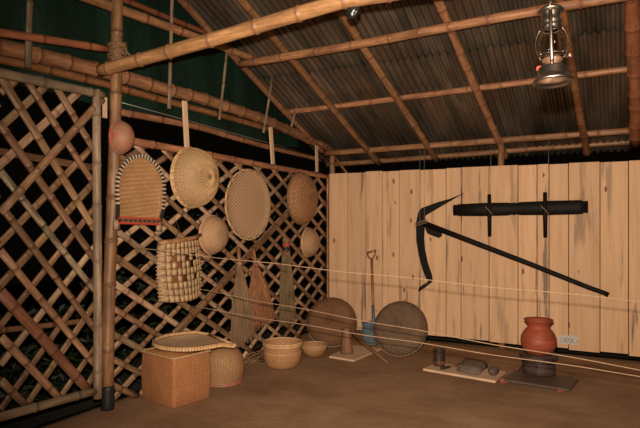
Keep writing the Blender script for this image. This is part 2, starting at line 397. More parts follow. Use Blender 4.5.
# roof of corrugated sheets, three overlapping courses
bm = bmesh.new(); la = bm.faces.layers.float.new('rnd'); rn = random.Random(5)
per = .076; X0, X1 = -3.98, 2.6; ncol = int((X1-X0)/per*8); S = .394
for c, (ya, yb, up) in enumerate(((7.85, 5.72, .0), (5.9, 3.2, .02), (3.4, -1.0, .04))):
    rows = []
    nr = 6
    for j in range(nr+1):
        y = ya+(yb-ya)*j/nr; row = []
        for i in range(ncol+1):
            x = X0+(X1-X0)*i/ncol
            z = roofZ(y)+.155+up+.017*math.sin(2*PI*x/per)
            row.append(bm.verts.new((x, y, z)))
        rows.append(row)
    tone = [rn.random() for _ in range(20)]
    for j in range(nr):
        for i in range(ncol):
            f = bm.faces.new((rows[j][i], rows[j][i+1], rows[j+1][i+1], rows[j+1][i])); f[la] = tone[int((i*8/8)/(ncol/9))]
tag(link('ceiling', bm, 'roof'), kind='structure')
# dark green sheet closing the gable, outside the lattice
bm = bmesh.new(); g = []
for i in range(61):
    y = 1.4+i*(6.75-1.4)/60; col = []
    zt = roofZ(y)+.12; zb = 2.47+.02*math.sin(y*3)
    for j in range(17):
        t = j/16; z = zb+(zt-zb)*t
        col.append(bm.verts.new((-3.86+.025*math.sin(y*7+z*2)*(1-t*.6)+.012*math.sin(y*17+z), y, z)))
    g.append(col)
for i in range(60):
    for j in range(16): bm.faces.new((g[i][j], g[i+1][j], g[i+1][j+1], g[i][j+1]))
o = link('tarpaulin', bm, 'tarp'); md = o.modifiers.new('s', 'SOLIDIFY'); md.thickness = .004
tag(o, 'dark green tarpaulin hung behind the bamboo beams under the roof', 'tarpaulin')
# ================================================================= ROOF BAMBOO
low = [('R2', 380, 167, 'second'), ('R3', 438, 162, ''), ('R4', 506, 159, ''), ('R5', 587, 155, '')]
rl = {'R2': 'bamboo rafter nearest the gable side, ending above the left end of the board wall',
      'R3': 'bamboo rafter whose lower end hangs above the curved black pick head',
      'R4': 'bamboo rafter whose lower end hangs above the black yoke, between its pegs',
      'R5': 'bamboo rafter running just behind the glass lantern'}
for k, px, py, _ in low:
    p = onB(px, py, 7.6); p.z = roofZ(7.6); q = Vector((p.x-.032*7.4, .2, roofZ(.2)))
    e = p
    bamboo('bamboo_rafter', [e, q], .041, 'bamboo' if k != 'R5' else 'bamboo_red', rl[k], 'rafter', 'bamboo rafters under the iron roof', node=.33, face=(0, 0, 1), taper=1)
p = onB(636, 138, 7.0); p.z = roofZ(7.0); bamboo('bamboo_rafter', [p+Vector((.01, .5, -.197)), Vector((p.x-.21, .2, roofZ(.2)))], .062, 'bamboo_red',
    'thick bamboo rafter at the far right of the roof', 'rafter', 'bamboo rafters under the iron roof', node=.3, face=(0, 0, 1), taper=1)
bamboo('bamboo_rafter', [Vector((-3.70, 7.15, roofZ(7.15)-.02)), Vector((-3.74, .9, roofZ(.9)-.02))], .036, 'bamboo',
    'bamboo rafter along the gable edge beside the green tarpaulin', 'rafter', 'bamboo rafters under the iron roof', node=.35, face=(0, 0, 1))
# purlin P2 (below rafters), P3 (above rafters), wall plate, outer purlin
bamboo('bamboo_purlin', [(-3.63, 5.07, 3.19), (-1.9, 5.02, 3.205), (0, 4.98, 3.23), (2.4, 4.95, 3.26)], .042, 'bamboo',
    'bamboo purlin crossing the roof just above the hanging glass lantern', 'purlin', node=.36, face=(0, 0, 1))
bamboo('bamboo_purlin', [(-3.85, 6.31, roofZ(6.31)+.085), (2.4, 6.10, roofZ(6.10)+.085)], .034, 'bamboo',
    'thin bamboo purlin crossing above the rafters halfway down the roof', 'purlin', node=.4, face=(0, 0, 1))
a = onB(331, 153, 7.19); b = onB(640, 130, 7.19); bamboo('bamboo_wall_plate', extend(a, b, .12, 2.3), .040, 'bamboo',
    'long bamboo pole running level above the board wall, nearest of two', 'pole', node=.38, face=(0, 0, 1))
a = onB(345, 163.5, 7.66); b = onB(640, 141, 7.66); bamboo('bamboo_eave_pole', extend(a, b, .3, 2.3), .036, 'bamboo',
    'thin bamboo pole under the eave behind the pole above the board wall', 'pole', node=.38, face=(0, 0, 1))
# tie beam
a = onL(95, 63, -3.53); b = Vector((-1.57, 3.30, 2.905)); c = b+(b-a)*1.9; c.z = 2.98
a.y = 3.22; bamboo('bamboo_tie_beam', [a+Vector((-.14, 0, 0)), (a+b)/2+Vector((0, 0, -.005)), b, c], .05, 'bamboo',
    'thick bamboo tie beam lashed to the post and rising to the top of the picture', 'beam', node=.33, face=(0, 0, 1), taper=1.05)
# ================================================================= LEFT WALL BAMBOO
root = thing('bamboo_post', 'tall bamboo post with a black wrapped foot between the two lattice panels', 'post', Matrix.Translation((XL, 3.27, 0)))
pt, pb = onL(117.5, 0, -3.62), onL(107.5, 400, -3.62); d = (pt-pb).normalized()
pbot = pb-d*(pb.z/d.z); ptop = pb+d*((3.95-pb.z)/d.z)
bamboo('culm', [pbot+d*.06, ptop], .050, 'bamboo', parent=root, node=.42, taper=.92)
bm = bmesh.new(); inv = root.matrix_world.inverted()
pp = [inv @ (pbot+d*s) for s in (0, .02, .05, .08, .11, .14, .17, .19)]
tube(bm, pp, [.052, .056, .053, .057, .052, .056, .054, .05], 14); link('foot_wrap', bm, 'black_tape', root)
bm = bmesh.new(); pc = pb+d*((2.86-pb.z)/d.z)
rn = random.Random(2)
for k in range(14):
    a0 = rn.uniform(0, PI); z0 = rn.uniform(-.07, .07); tilt = rn.uniform(-.9, .9)
    pts = []
    for j in range(15):
        a = 2*PI*j/14; v = Vector((.062*math.cos(a)+.025*(math.cos(a) > 0), .066*math.sin(a), z0+.05*tilt*math.sin(a+a0)))
        pts.append(pc+v)
    tube(bm, pts, .006, 5, False)
for k in range(5):
    pts = [pc+Vector((.09, rn.uniform(-.04, .04), rn.uniform(-.04, .04))), pc+Vector((.12, rn.uniform(-.08, .08), rn.uniform(-.09, .03)))]; tube(bm, pts, .004, 5)
tag(link('rope_lashing', bm, 'lashing'), 'brown fibre lashing tying the tie beam to the tall post', 'lashing')
BM = lambda px, X: [onL(x, y, X) for x, y in px]
def ext2(p, ta, tb):
    a = p[0]-(p[1]-p[0]).normalized()*ta; b = p[-1]+(p[-1]-p[-2]).normalized()*tb; return [a]+p[1:-1]+[b]
bamboo('bamboo_beam', ext2(BM([(0, 47), (119, 75.5), (162, 88), (200, 97.5), (268, 121), (333, 150)], -3.72), 1.2, .1), .060, 'bamboo',
    'thick sagging bamboo beam running above the lattice to the wall corner', 'beam', node=.31)
bamboo('bamboo_beam', ext2(BM([(0, 59.5), (100, 82), (200, 110), (272, 130)], -3.80), 1.2, .1), .034, 'bamboo_red',
    'thinner reddish bamboo beam just below the thick sagging beam', 'beam', node=.4)
bamboo('bamboo_rail', BM([(112, 110.5), (200, 128), (262, 145), (323, 161)], -3.70), .030, 'bamboo',
    'bamboo rail behind the pale pickets between beam and lattice', 'rail', node=.42)
bamboo('bamboo_rail', [onL(0, 31, -3.60)-Vector((0, 1.0, .15)), onL(107, 49.5, -3.60)], .030, 'bamboo_red',
    'thin red-brown bamboo rail at upper left ending at the tall post', 'rail', node=.35)
a, b = onL(94, 0, -3.66), onL(252, 58, -3.66); bamboo('bamboo_gable_pole', extend(a, b, 1.5, .02), .042, 'bamboo',
    'level bamboo pole high in the gable behind the post, lower of a pair', 'pole', node=.38)
a, b = onL(125, 0, -3.78), onL(250, 50, -3.78); bamboo('bamboo_gable_pole', extend(a, b, 1.5, .0), .026, 'bamboo_red',
    'thin bamboo pole just above the level gable pole', 'pole', node=.4)
for (xa, ya, xb, yb, w, mt, lb) in (
    (31, -45, 28, 68, .055, 'bamboo_grey', 'weathered grey stick hanging at the top left corner'),
    (172, -15, 169, 109, .042, 'bamboo_grey', 'long grey upright stick behind the beams, right of the tall post'),
    (227.5, 40, 219, 120, .036, 'bamboo_grey', 'slanting grey stick joining gable pole and beam'),
    (272.5, 74, 263, 133, .038, 'bamboo_grey', 'slanting grey stick below the end of the upper purlin'),
    (296.5, 105, 291, 127, .036, 'bamboo_grey', 'short grey stick nearest the wall corner under the roof edge')):
    bamboo('bamboo_stick', [onL(xb, yb, -3.655), onL(xa, ya, -3.655)], .02, mt, lb, 'stick', 'upright sticks of the gable', node=.3, half=True, w=w, th=.018)
for (xa, ya, xb, yb, w, lb) in ((184.5, 101, 187, 149, .062, 'pale flat picket standing above the bowl-shaped colander'),
    (270.5, 127, 273, 164, .065, 'pale flat picket standing above the right edge of the striped round tray'),
    (316.5, 146, 317, 172, .06, 'pale flat picket nearest the wall corner')):
    A, B = onL(xb, yb, -3.58), onL(xa, ya, -3.58); bm = bbox_bm((-w/2, -.008, 0), (w/2, .008, (B-A).length), .003)
    o = link('wooden_picket', bm, 'plank_pale', smooth=False); z = (B-A).normalized(); x = Vector((1, 0, 0)).cross(z).normalized()
    m = Matrix((x, z.cross(x), z)).transposed().to_4x4(); m.translation = A; o.matrix_world = m; tag(o, lb, 'picket', 'pale pickets over the lattice')
A, B = onL(104.8, 118, -3.62), onL(104.8, 97, -3.62); bm = bbox_bm((-.006, -.022, 0), (.006, .022, (B-A).length), .003)
o = link('wooden_picket', bm, 'plank_pale', smooth=False); o.location = A; tag(o, 'narrow pale strip squeezed between lattice frame and tall post', 'picket')
bm = bmesh.new(); tube(bm, BM([(112, 100), (160, 113), (200, 124), (250, 138), (313, 155)], -3.76), .0045, 6)
tag(link('cable', bm, 'wire'), 'thin pale cable strung between the beams above the lattice', 'cable')
# corner posts behind the boards
P = onB(331.8, 170, 7.215); bamboo('bamboo_post', [(P.x, P.y+.02, -.05), (P.x, P.y+.02, 2.46)], .042, 'bamboo', 'bamboo post in the corner, its top seen above the board wall', 'post', node=.3)
P = onB(501, 150, 7.215); bamboo('bamboo_post', [(P.x, P.y+.02, -.05), (P.x, P.y+.02, 2.50)], .042, 'bamboo', 'bamboo post stub above the boards below the level pole, over the yoke', 'post', node=.3)
P = onB(640, 150, 7.215); bamboo('bamboo_post', [(P.x+.5, P.y+.02, -.05), (P.x+.5, P.y+.02, 2.52)], .042, 'bamboo', 'bamboo post behind the right end of the board wall', 'post', node=.3)
a, b = onB(337, 160, 7.25), onB(349, 176, 7.25); bamboo('bamboo_brace', extend(a, b, .05, .25), .02, 'bamboo_red', 'thin slanting bamboo brace beside the corner post', 'brace', node=.3)
# ---- lattice panels
def slat(parent, p0, p1, mat, w=.045, th=.017):
    return bamboo('slat', [p0, p1], .02, mat, parent=parent, node=.24, half=True, w=w, th=th)
lp = thing('lattice_panel', 'bamboo lattice panel with a pole frame left of the tall post', 'lattice', Matrix.Translation((XL, 2.5, 0)))
bamboo('top_rail', ext2(BM([(0, 73), (103, 95)], -3.60), 1.1, 0), .036, 'bamboo_grey', parent=lp, node=.4)
bamboo('bottom_rail', ext2(BM([(0, 417), (95, 391)], -3.60), 1.1, 0), .034, 'bamboo_grey', parent=lp, node=.4)
bamboo('stile', BM([(97.3, 398), (97.3, 90)], -3.60), .035, 'bamboo_grey', parent=lp, node=.4)
bamboo('cross_rail', ext2(BM([(0, 152), (98, 168)], -3.70), 1.1, 0), .02, 'slat_red', parent=lp, node=.3, half=True, w=.06)
bamboo('cross_rail', ext2(BM([(0, 330), (95, 319)], -3.70), 1.1, 0), .02, 'slat_red', parent=lp, node=.3, half=True, w=.045)
back = [((0, 77), (94, 229), ''), ((0, 123), (96, 263), ''), ((0, 171), (94, 291), 'slat_dark'), ((5, 212), (95, 330), ''), ((0, 250), (95, 366), ''),
        ((0, 337), (62, 400), ''), ((0, 380), (28, 408), ''), ((26, 80), (96, 188), ''), ((55, 86), (95, 152), '')]
fwd = [((80, 91), (0, 164), ''), ((48, 84), (0, 127), ''), ((18, 78), (0, 93), ''), ((95, 144), (0, 243), ''), ((95, 181), (0, 285), ''),
       ((95, 206), (0, 326), ''), ((95, 246), (0, 365), 'slat_pale'), ((95, 277), (0, 410), ''), ((95, 303), (26, 405), ''), ((95, 348), (60, 397), ''), ((95, 371), (84, 392), '')]
for a, b, mt in fwd:
    A, B = onL(*a, -3.66), onL(*b, -3.66)
    if b[0] == 0: B = B+(B-A).normalized()*(1.0 if min(B.z, 2.4) > .9 and B.z < 2.4 else 0.1) if B.z < 2.3 and B.z > .75 else B
    slat(lp, A, B, mt or random.choice(['slat', 'slat_pale', 'slat']), random.uniform(.052, .064))
for a, b, mt in back:
    A, B = onL(*a, -3.64), onL(*b, -3.64)
    slat(lp, A, B, mt or random.choice(['slat', 'slat_pale', 'slat']), random.uniform(.056, .068), .022)
slat(lp, onL(102, 99, -3.615), onL(0, 213, -3.615), 'slat', .066, .026)
slat(lp, onL(0, 292, -3.615), onL(89, 391, -3.615), 'slat_red', .085, .018)
# left of frame continuation of the panel
for k in range(7):
    z = .45+k*.3; A = Vector((-3.66, 2.36, z)); B = A+Vector((0, -.8, -.9)); 
    if B.z < .2: t = (z-.2)/.9; B = A+(B-A)*t
    slat(lp, A, B, 'slat')
    C2 = Vector((-3.64, 2.36, z)); D = C2+Vector((0, -.8, .9))
    if D.z > 2.45: D = C2+(D-C2)*((2.45-z)/.9)
    slat(lp, C2, D, 'slat')
rp = thing('lattice_panel', 'bamboo lattice panel hung with trays and baskets, right of the tall post', 'lattice', Matrix.Translation((XL, 5.2, 0)))
Y0, Y1, Z0, Z1 = 3.30, 7.10, .01, 2.15
bamboo('top_rail', BM([(112, 137), (136, 142), (210, 155), (262, 165), (328, 177)], -3.59), .034, 'bamboo', parent=rp, node=.4)
def clip(y, z, s):
    """line z = z + s*(Y-y) cut to the panel"""
    out = []
    for Y in (Y0, Y1):
        Z = z+s*(Y-y)
        if Z0 <= Z <= Z1: out.append((Y, Z))
    for Z in (Z0, Z1):
        Y = y+(Z-z)/s
        if Y0 < Y < Y1: out.append((Y, Z))
    return out[:2] if len(out) >= 2 else None
rn = random.Random(11)
for k in range(-2, 24):
    z = 1.43+(k-6)*.212+rn.uniform(-.012, .012); c = clip(3.322, z, -.60)
    if c and abs(c[0][0]-c[1][0]) > .12:
        slat(rp, Vector((-3.635, *c[0])), Vector((-3.635, *c[1])), rn.choice(['slat', 'slat', 'slat_pale']), rn.uniform(.050, .064))
for k in range(-12, 12):
    z = .469+k*.212+rn.uniform(-.012, .012); c = clip(3.34, z, .57)
    if c and abs(c[0][0]-c[1][0]) > .12:
        slat(rp, Vector((-3.655, *c[0])), Vector((-3.655, *c[1])), rn.choice(['slat', 'slat_pale', 'slat_pale']), rn.uniform(.050, .064))
slat(rp, onL(176, 333, -3.615), onL(290, 212, -3.615), 'slat_red', .075, .018)
bamboo('stile', [(-3.60, 7.08, .01), (-3.60, 7.08, 2.13)], .02, 'slat', parent=rp, node=.3, half=True, w=.05)
# ================================================================= HUNG ON THE LATTICE
def wallm(Y, Z, X=-3.56, tilt=0, roll=0, turn=0):
    m = Matrix(((0, 0, 1), (1, 0, 0), (0, 1, 0))).to_4x4()     # local x->+Y, y->+Z, z->+X
    m = Matrix.Translation((X, Y, Z)) @ m @ Matrix.Rotation(tilt, 4, 'X') @ Matrix.Rotation(turn, 4, 'Y') @ Matrix.Rotation(roll, 4, 'Z'); return m
def dome_prof(r, depth, n=14, p=2.2, rim=.0):
    """from the rim at z=0 up to the apex"""
    pr = []
    for i in range(n+1):
        a = PI/2*i/n; pr.append((max(.0015, r*math.cos(a)**(2/p)), depth*math.sin(a)**(2/p)))
    return pr
def hung_bowl(name, label, cat, Y, Z, r, depth, mat, rimmat='cord', rim=.009, sx=1, sy=1, p=2.1, X=-3.56, roll=0, tilt=0, turn=0):
    t = thing(name, label, cat, wallm(Y, Z, X, tilt, roll, turn))
    bm = bmesh.new(); lathe(bm, dome_prof(r, depth, 16, p), 48, sx, sy); o = link('bowl', bm, mat, t)
    md = o.modifiers.new('s', 'SOLIDIFY'); md.thickness = .006; md.offset = -1
    if rim:
        bm = bmesh.new(); ring_bm(bm, r, .002, rim, 48, sx, sy); ring_bm(bm, r*.995, .016, rim*.8, 48, sx, sy); link('rim', bm, rimmat, t)
    return t
M['rim_bamboo'] = mat_bamboo('rim_bamboo', (.42, .24, .11), (.62, .40, .21), (.2, .1, .05), .5, .2)
hung_bowl('bamboo_bowl', 'small pink-striped round bowl hung high on the tall post', 'bowl', 3.262, 2.160, .130, .12, 'pink', 'pink', .005, .80, 1, 2.1, X=-3.50)
# colander with open ribs
t = thing('bamboo_colander', 'large pale bowl-shaped bamboo colander with fanned ribs under a picket', 'colander', wallm(4.19, 1.905, -3.56, 0, 0))
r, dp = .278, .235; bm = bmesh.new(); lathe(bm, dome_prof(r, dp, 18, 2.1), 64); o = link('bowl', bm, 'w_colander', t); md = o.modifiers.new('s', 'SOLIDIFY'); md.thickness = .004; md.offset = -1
bm = bmesh.new()
for k in range(56):
    a = 2*PI*k/56; tube(bm, [Vector((q_*1.006*math.cos(a), q_*1.006*math.sin(a), z_+.001)) for q_, z_ in dome_prof(r, dp, 8, 2.1)[:9 if k % 2 else 7]], .0040, 4)
link('rib', bm, 'rim_bamboo', t)['kind'] = 'stuff'
bm = bmesh.new(); ring_bm(bm, r, 0, .011, 56); ring_bm(bm, r*.99, .02, .008, 56); link('rim', bm, 'rim_bamboo', t)
for k in range(9):
    bm = bmesh.new(); a = 2*PI*(k+.4)/9; c = Vector((math.cos(a), math.sin(a), 0)); pts = [c*(r+.013*math.cos(b))+Vector((0, 0, .01+.02*math.sin(b))) for b in (2*PI*j/10 for j in range(11))]; tube(bm, pts, .003, 5, False)
    link('red_tie', bm, 'red_thread', t)
hung_bowl('woven_bowl', 'small tan woven bowl hung below the large colander', 'bowl', 4.485, 1.365, .190, .15, 'w_bowl', 'rim_bamboo', .006)
hung_bowl('woven_bowl', 'small tan woven bowl hung nearest the board wall', 'bowl', 6.45, 1.225, .185, .14, 'w_bowl', 'rim_bamboo', .006)
hung_bowl('straw_hat', 'brown coiled straw hat hung at upper right of the lattice', 'hat', 6.26, 1.785, .325, .17, 'w_hat', 'w_hat', .012, p=2.1)
# striped flat round tray
t = thing('winnowing_tray', 'large flat round tray with diagonal stripes hung on the lattice', 'tray', wallm(5.06, 1.675, -3.53, 0, 0))
bm = bmesh.new(); lathe(bm, [(.002, .012), (.1, .012), (.25, .010), (.355, .008), (.372, .018)], 64, 1.10, 1.0); o = link('tray_bed', bm, 'disc', t)
md = o.modifiers.new('s', 'SOLIDIFY'); md.thickness = .008
bm = bmesh.new(); ring_bm(bm, .374, .016, .010, 64, 1.10, 1.0); link('rim', bm, 'rim_bamboo', t)
bm = bmesh.new(); zz = []
for k in range(52):
    a = 1.1+4.6*k/51; q_ = .384 if (k//2) % 2 else .358
    zz.append(Vector((q_*1.1*math.cos(a), q_*math.sin(a), .026 if q_ < .37 else .022)))
tube(bm, zz, .003, 5)
link('dark_stitching', bm, 'black_thread', t)
# horseshoe tray
def horseshoe(W, Hh, n=40):
    """outline, open straight end at y=0, round end at y=Hh, counter clockwise from right foot"""
    pts = []; rr = W/2; yc = Hh-rr*1.02
    for i in range(9): pts.append((rr*(.88+.12*math.sin(PI/2*i/8)), yc*i/8))
    for i in range(1, n): a = PI*i/n; pts.append((rr*math.cos(a), yc+rr*1.02*math.sin(a)))
    for i in range(9): pts.append((-rr*(.88+.12*math.sin(PI/2*(8-i)/8)), yc*(8-i)/8))
    return pts
def horse_bed(W, Hh, depth):
    o = horseshoe(W, Hh); bm = bmesh.new(); uv = bm.loops.layers.uv.verify()
    cx_, cy_ = 0, Hh*.45; K = 8; rings = []
    for k in range(K+1):
        t = k/K; rings.append([bm.verts.new((cx_+(x-cx_)*t, cy_+(y-cy_)*t if y > 1e-6 or True else 0, depth*(t**4)*(sm(0, .25*Hh, y)))) for x, y in o] if k else None)
    cv = bm.verts.new((cx_, cy_, 0)); n = len(o)
    fs = []
    for j in range(n): fs.append(bm.faces.new((cv, rings[1][j], rings[1][(j+1) % n])))
    for k in range(1, K):
        for j in range(n): fs.append(bm.faces.new((rings[k][j], rings[k+1][j], rings[k+1][(j+1) % n], rings[k][(j+1) % n])))
    for f in bm.faces:
        for l in f.loops: l[uv].uv = ((l.vert.co.x*.72+l.vert.co.y*.69)*1.1+.5, (l.vert.co.y*.72-l.vert.co.x*.69)*1.5+.5)
    return bm, o
W_, H_ = .52, .56
t = thing('winnowing_tray', 'horseshoe-shaped tray with black and white stitched edge and red band', 'tray', wallm(3.49, 1.475, -3.52, 0, -.03))
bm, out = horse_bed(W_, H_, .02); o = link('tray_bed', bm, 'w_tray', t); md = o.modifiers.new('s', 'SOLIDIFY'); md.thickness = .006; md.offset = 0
bw = bmesh.new(); bb = bmesh.new(); n = len(out); L = [0]
for a, b in zip(out, out[1:]): L.append(L[-1]+math.hypot(a[0]-b[0], a[1]-b[1]))
def along(s):
    for i in range(n-1):
        if s <= L[i+1]: t_ = (s-L[i])/(L[i+1]-L[i]); a, b = Vector(out[i]), Vector(out[i+1]); return a.lerp(b, t_), (b-a).normalized()
    return Vector(out[-1]), (Vector(out[-1])-Vector(out[-2])).normalized()
tot = L[-1]; ns = 84
for k in range(ns):
    s = (k+.5)*tot/ns; p, d = along(s); nn = Vector((d.y, -d.x))
    low_ = p.y < .13
    bmx = bb if (k % 2 or low_) else bw
    z = .02*sm(0, .25*H_, p.y)
    a = p+nn*.016; b = p-nn*.014
    wd = .006 if not low_ else .01
    q = [(a.x-d.x*wd, a.y-d.y*wd), (a.x+d.x*wd, a.y+d.y*wd), (b.x+d.x*wd, b.y+d.y*wd), (b.x-d.x*wd, b.y-d.y*wd)]
    lo = [bmx.verts.new((x, y, z-.008)) for x, y in q]; hi = [bmx.verts.new((x, y, z+.010)) for x, y in q]
    bmx.faces.new(hi); bmx.faces.new(lo[::-1])
    for j in range(4): bmx.faces.new((lo[j], lo[(j+1) % 4], hi[(j+1) % 4], hi[j]))
for b_ in (bw, bb): bmesh.ops.recalc_face_normals(b_, faces=b_.faces)
link('white_stitching', bw, 'white_thread', t, smooth=False); link('black_stitching', bb, 'black_thread', t, smooth=False)
bm = bmesh.new(); box(bm, (-.235, -.005, .006), (.235, .012, .016)); box(bm, (-.235, .040, .006), (.235, .055, .016)); link('red_band', bm, 'red_thread', t, smooth=False)
bm = bmesh.new(); box(bm, (-.235, .012, .004), (.235, .040, .012))
db_ = link('dark_band', bm, 'brown_wood', t, smooth=False)
bm = bmesh.new()
for k in range(9):
    x = -.21+k*.0525; v = [bm.verts.new(c) for c in ((x-.018, .026, .014), (x, .016, .014), (x+.018, .026, .014), (x, .036, .014))]; bm.faces.new(v)
    v2 = [bm.verts.new((w_.co.x, w_.co.y, .010)) for w_ in v]; bm.faces.new(v2[::-1])
    for j in range(4): bm.faces.new((v[j], v2[j], v2[(j+1) % 4], v[(j+1) % 4]))
link('diamond_pattern', bm, 'black_thread', db_, smooth=False)
for s in (-1, 1): link('foot', bbox_bm((s*.235-.028, -.055, -.02), (s*.235+.028, .03, .012), .006), 'slat_pale', t)
# checked open-weave basket
t = thing('checked_basket', 'open-weave basket with a chequered front hung below the horseshoe tray', 'basket', wallm(4.02, .80, -3.57, 0, .03))
bm = bmesh.new(); nxk, nyk = 10, 9; Wb, Hb = .50, .52; rn = random.Random(4)
at = bm.verts.layers.float.new('ring')
def cpos(u, v):   # u,v 0..1
    bul = .10*math.sin(PI*min(1, max(0, u)))**.6*(1-.45*v); w = Wb*(1+.10*math.sin(PI*v))
    return Vector(((u-.5)*w, v*Hb-.02*(1-(2*u-1)**2)*(1-v), bul+.03))
for i in range(nxk):
    for j in range(nyk):
        if (j == 6 and i in (2, 5, 7)) or (j == 5 and i in (3, 6)) or (j == 3 and i in (2, 4, 7)): continue      # real openings
        vert = (i+j) % 2
        lift = .005; e = .02
        u0, u1, v0, v1 = i/nxk, (i+1)/nxk, j/nyk, (j+1)/nyk
        m_ = .05/nxk; n_ = .05/nyk
        if vert: c4 = ((u0+m_, v0), (u1-m_, v0), (u1-m_, v1), (u0+m_, v1))
        else: c4 = ((u0, v0+n_), (u1, v0+n_), (u1, v1-n_), (u0, v1-n_))
        g3 = []
        for b_ in range(3):
            for a_ in range(3):
                uu = (1-a_/2)*c4[0][0]+a_/2*c4[1][0]; vv = (1-b_/2)*c4[0][1]+b_/2*c4[3][1]
                s_ = (b_ == 1) if vert else (a_ == 1)
                p = cpos(uu, vv); p.z += lift if s_ else 0; w2 = bm.verts.new(p); w2[at] = .0 if vert else .25; g3.append(w2)
        for b_ in range(2):
            for a_ in range(2): bm.faces.new((g3[b_*3+a_], g3[b_*3+a_+1], g3[b_*3+a_+4], g3[b_*3+a_+3]))
o = link('front_weave', bm, 'w_check', t); md = o.modifiers.new('s', 'SOLIDIFY'); md.thickness = .004
for s in (-1, 1):
    bm = bmesh.new(); at = bm.verts.layers.float.new('ring')
    for j in range(16):
        v = (j+.5)/16; w = Wb*(1+.10*math.sin(PI*v))
        if j % 1 == 0: tube(bm, [(s*w*.5, v*Hb, .0), (s*(w*.5+.012), v*Hb, .012), (s*(w*.5+.004), v*Hb, .035), (s*(w*.5-.03), v*Hb, .07)], .008, 6, flat=.5)
    tube(bm, [(s*(Wb*.5-.01), .01, .012), (s*(Wb*.55-.01), Hb*.5, .014), (s*(Wb*.5-.01), Hb-.01, .012)], .012, 6)
    link('side_weave', bm, 'w_check', t)
bm = bmesh.new(); at = bm.verts.layers.float.new('ring'); 
g = []
for j in range(2): g.append([bm.verts.new((x, j*Hb, .0)) for x in (-Wb/2, Wb/2)])
f = bm.faces.new((g[0][0], g[0][1], g[1][1], g[1][0])); o = link('back_sheet', bm, 'bamboo_red', t); md = o.modifiers.new('s', 'SOLIDIFY'); md.thickness = .006
bm = bmesh.new(); tube(bm, [(-.285, .52, .04), (-.1, .53, .10), (.1, .54, .10), (.275, .56, .04)], .020, 8); link('top_bar', bm, 'bamboo', t)
bm = bmesh.new(); tube(bm, [(-.07, .55, .05), (-.03, .76, -.01), (.0, .55, .06)], .002, 5, False); link('hanging_string', bm, 'green_broom', t)
# brooms
def broom(name, label, topp, botp, mat, hw, bw, hfrac, handle='bamboo', bands=None, flare=1., seed=1):
    A, B = topp, botp; L = (B-A).length; t = thing(name, label, 'broom', frame(A, B-A, (1, 0, 0)))
    # local z down the broom, local y to the room
    rn = random.Random(seed)
    hl = L*hfrac; bm = bmesh.new(); tube(bm, [(0, 0, 0), (0, 0, hl*.5), (0, 0, hl*1.15)], [hw*.8, hw, hw*1.15], 10); hd = link('handle', bm, handle, t)
    bm = bmesh.new()
    for k in range(230):
        a = rn.uniform(0, 2*PI); q_ = math.sqrt(rn.random()); x0 = hw*1.2*q_*math.cos(a); y0 = hw*1.2*q_*math.sin(a)
        le = L*rn.uniform(.88, 1.0); x1 = bw*1.75*q_*math.cos(a)*flare; y1 = bw*.38*q_*math.sin(a)
        xm = x0+(x1-x0)*.65; ym = y0+(y1-y0)*.65; zm = hl+(le-hl)*.4
        tube(bm, [(x0, y0, hl*.9), (xm, ym, zm), (x1+rn.uniform(-.012, .012), y1+rn.uniform(-.01, .01), le)], [.0035, .0045, .0018], 4, False)
    link('bristles', bm, mat, t)['kind'] = 'stuff'
    # a solid core so the head is not see-through
    bm = bmesh.new(); tube(bm, [(0, 0, hl*.85), (0, 0, hl+(L-hl)*.3), (0, 0, hl+(L-hl)*.62)], [hw, bw*.75, bw*1.0], 12, flat=.25); link('bristle_core', bm, mat, t)
    if bands:
        for z0, z1, mt in bands:
            bm = bmesh.new(); tube(bm, [(0, 0, z0), (0, 0, (z0+z1)/2), (0, 0, z1)], hw*1.12+.004, 12); tag(link('binding', bm, mt, hd), {'red_thread': 'red thread binding', 'black_tape': 'black tape binding'}.get(mt))
    return t
broom('grass_broom', 'pale grass broom with a thin handle, leftmost of the hanging brooms', onL(238.6, 247, -3.52), onL(243, 346, -3.48), 'grass_broom', .022, .125, .22, seed=1, bands=[(.16, .2, 'cord')])
broom('grass_broom', 'reddish brown flared broom, middle of the three hanging brooms', onL(253.6, 250, -3.51), onL(263, 328, -3.47), 'red_broom', .020, .15, .20, 'red_broom', seed=2, bands=[(.12, .15, 'lashing')])
broom('grass_broom', 'greenish broom with black tape and red thread on its handle', onL(286, 238, -3.52), onL(287.5, 326, -3.48), 'green_broom', .036, .11, .16, 'green_broom', seed=3,
      bands=[(.0, .05, 'lashing'), (.06, .10, 'red_thread'), (.11, .165, 'black_tape'), (.175, .205, 'red_thread')])
# ================================================================= FLOOR: BASKETS
fr = cw(-1.166, 4.56); ea = (FW*.626+RT*-.78).normalized(); eb = (FW*.78+RT*.626).normalized()
La, Lb, Hh = .45, .385, .40
cen = fr+ea*La/2+eb*Lb/2
m = Matrix((ea, -eb, Vector((0, 0, 1)))).transposed().to_4x4()
if m.determinant() < 0: m = Matrix((-ea, -eb, Vector((0, 0, 1)))).transposed().to_4x4()
m.translation = cen
t = thing('square_basket', 'square reddish woven basket with straight sides standing on the floor', 'basket', m)
bm = bmesh.new(); uv = bm.loops.layers.uv.verify(); a_, b_ = La/2, Lb/2; rows = []
def sq(z, s, n=10, rc=.02):
    pts = []
    for cx_, cy_, a0 in ((a_*s-rc, b_*s-rc, 0), (-a_*s+rc, b_*s-rc, PI/2), (-a_*s+rc, -b_*s+rc, PI), (a_*s-rc, -b_*s+rc, 3*PI/2)):
        for k in range(4): a = a0+PI/2*k/3; pts.append((cx_+rc*math.cos(a), cy_+rc*math.sin(a), z))
    return pts
zs = [0, .005, .1, .2, .3, .38, Hh]; sc = [.96, .975, 1.0, 1.01, 1.0, .985, .98]
for z, s in zip(zs, sc): rows.append([bm.verts.new(p) for p in sq(z, s)])
per_ = [0]; q0 = sq(0, 1)
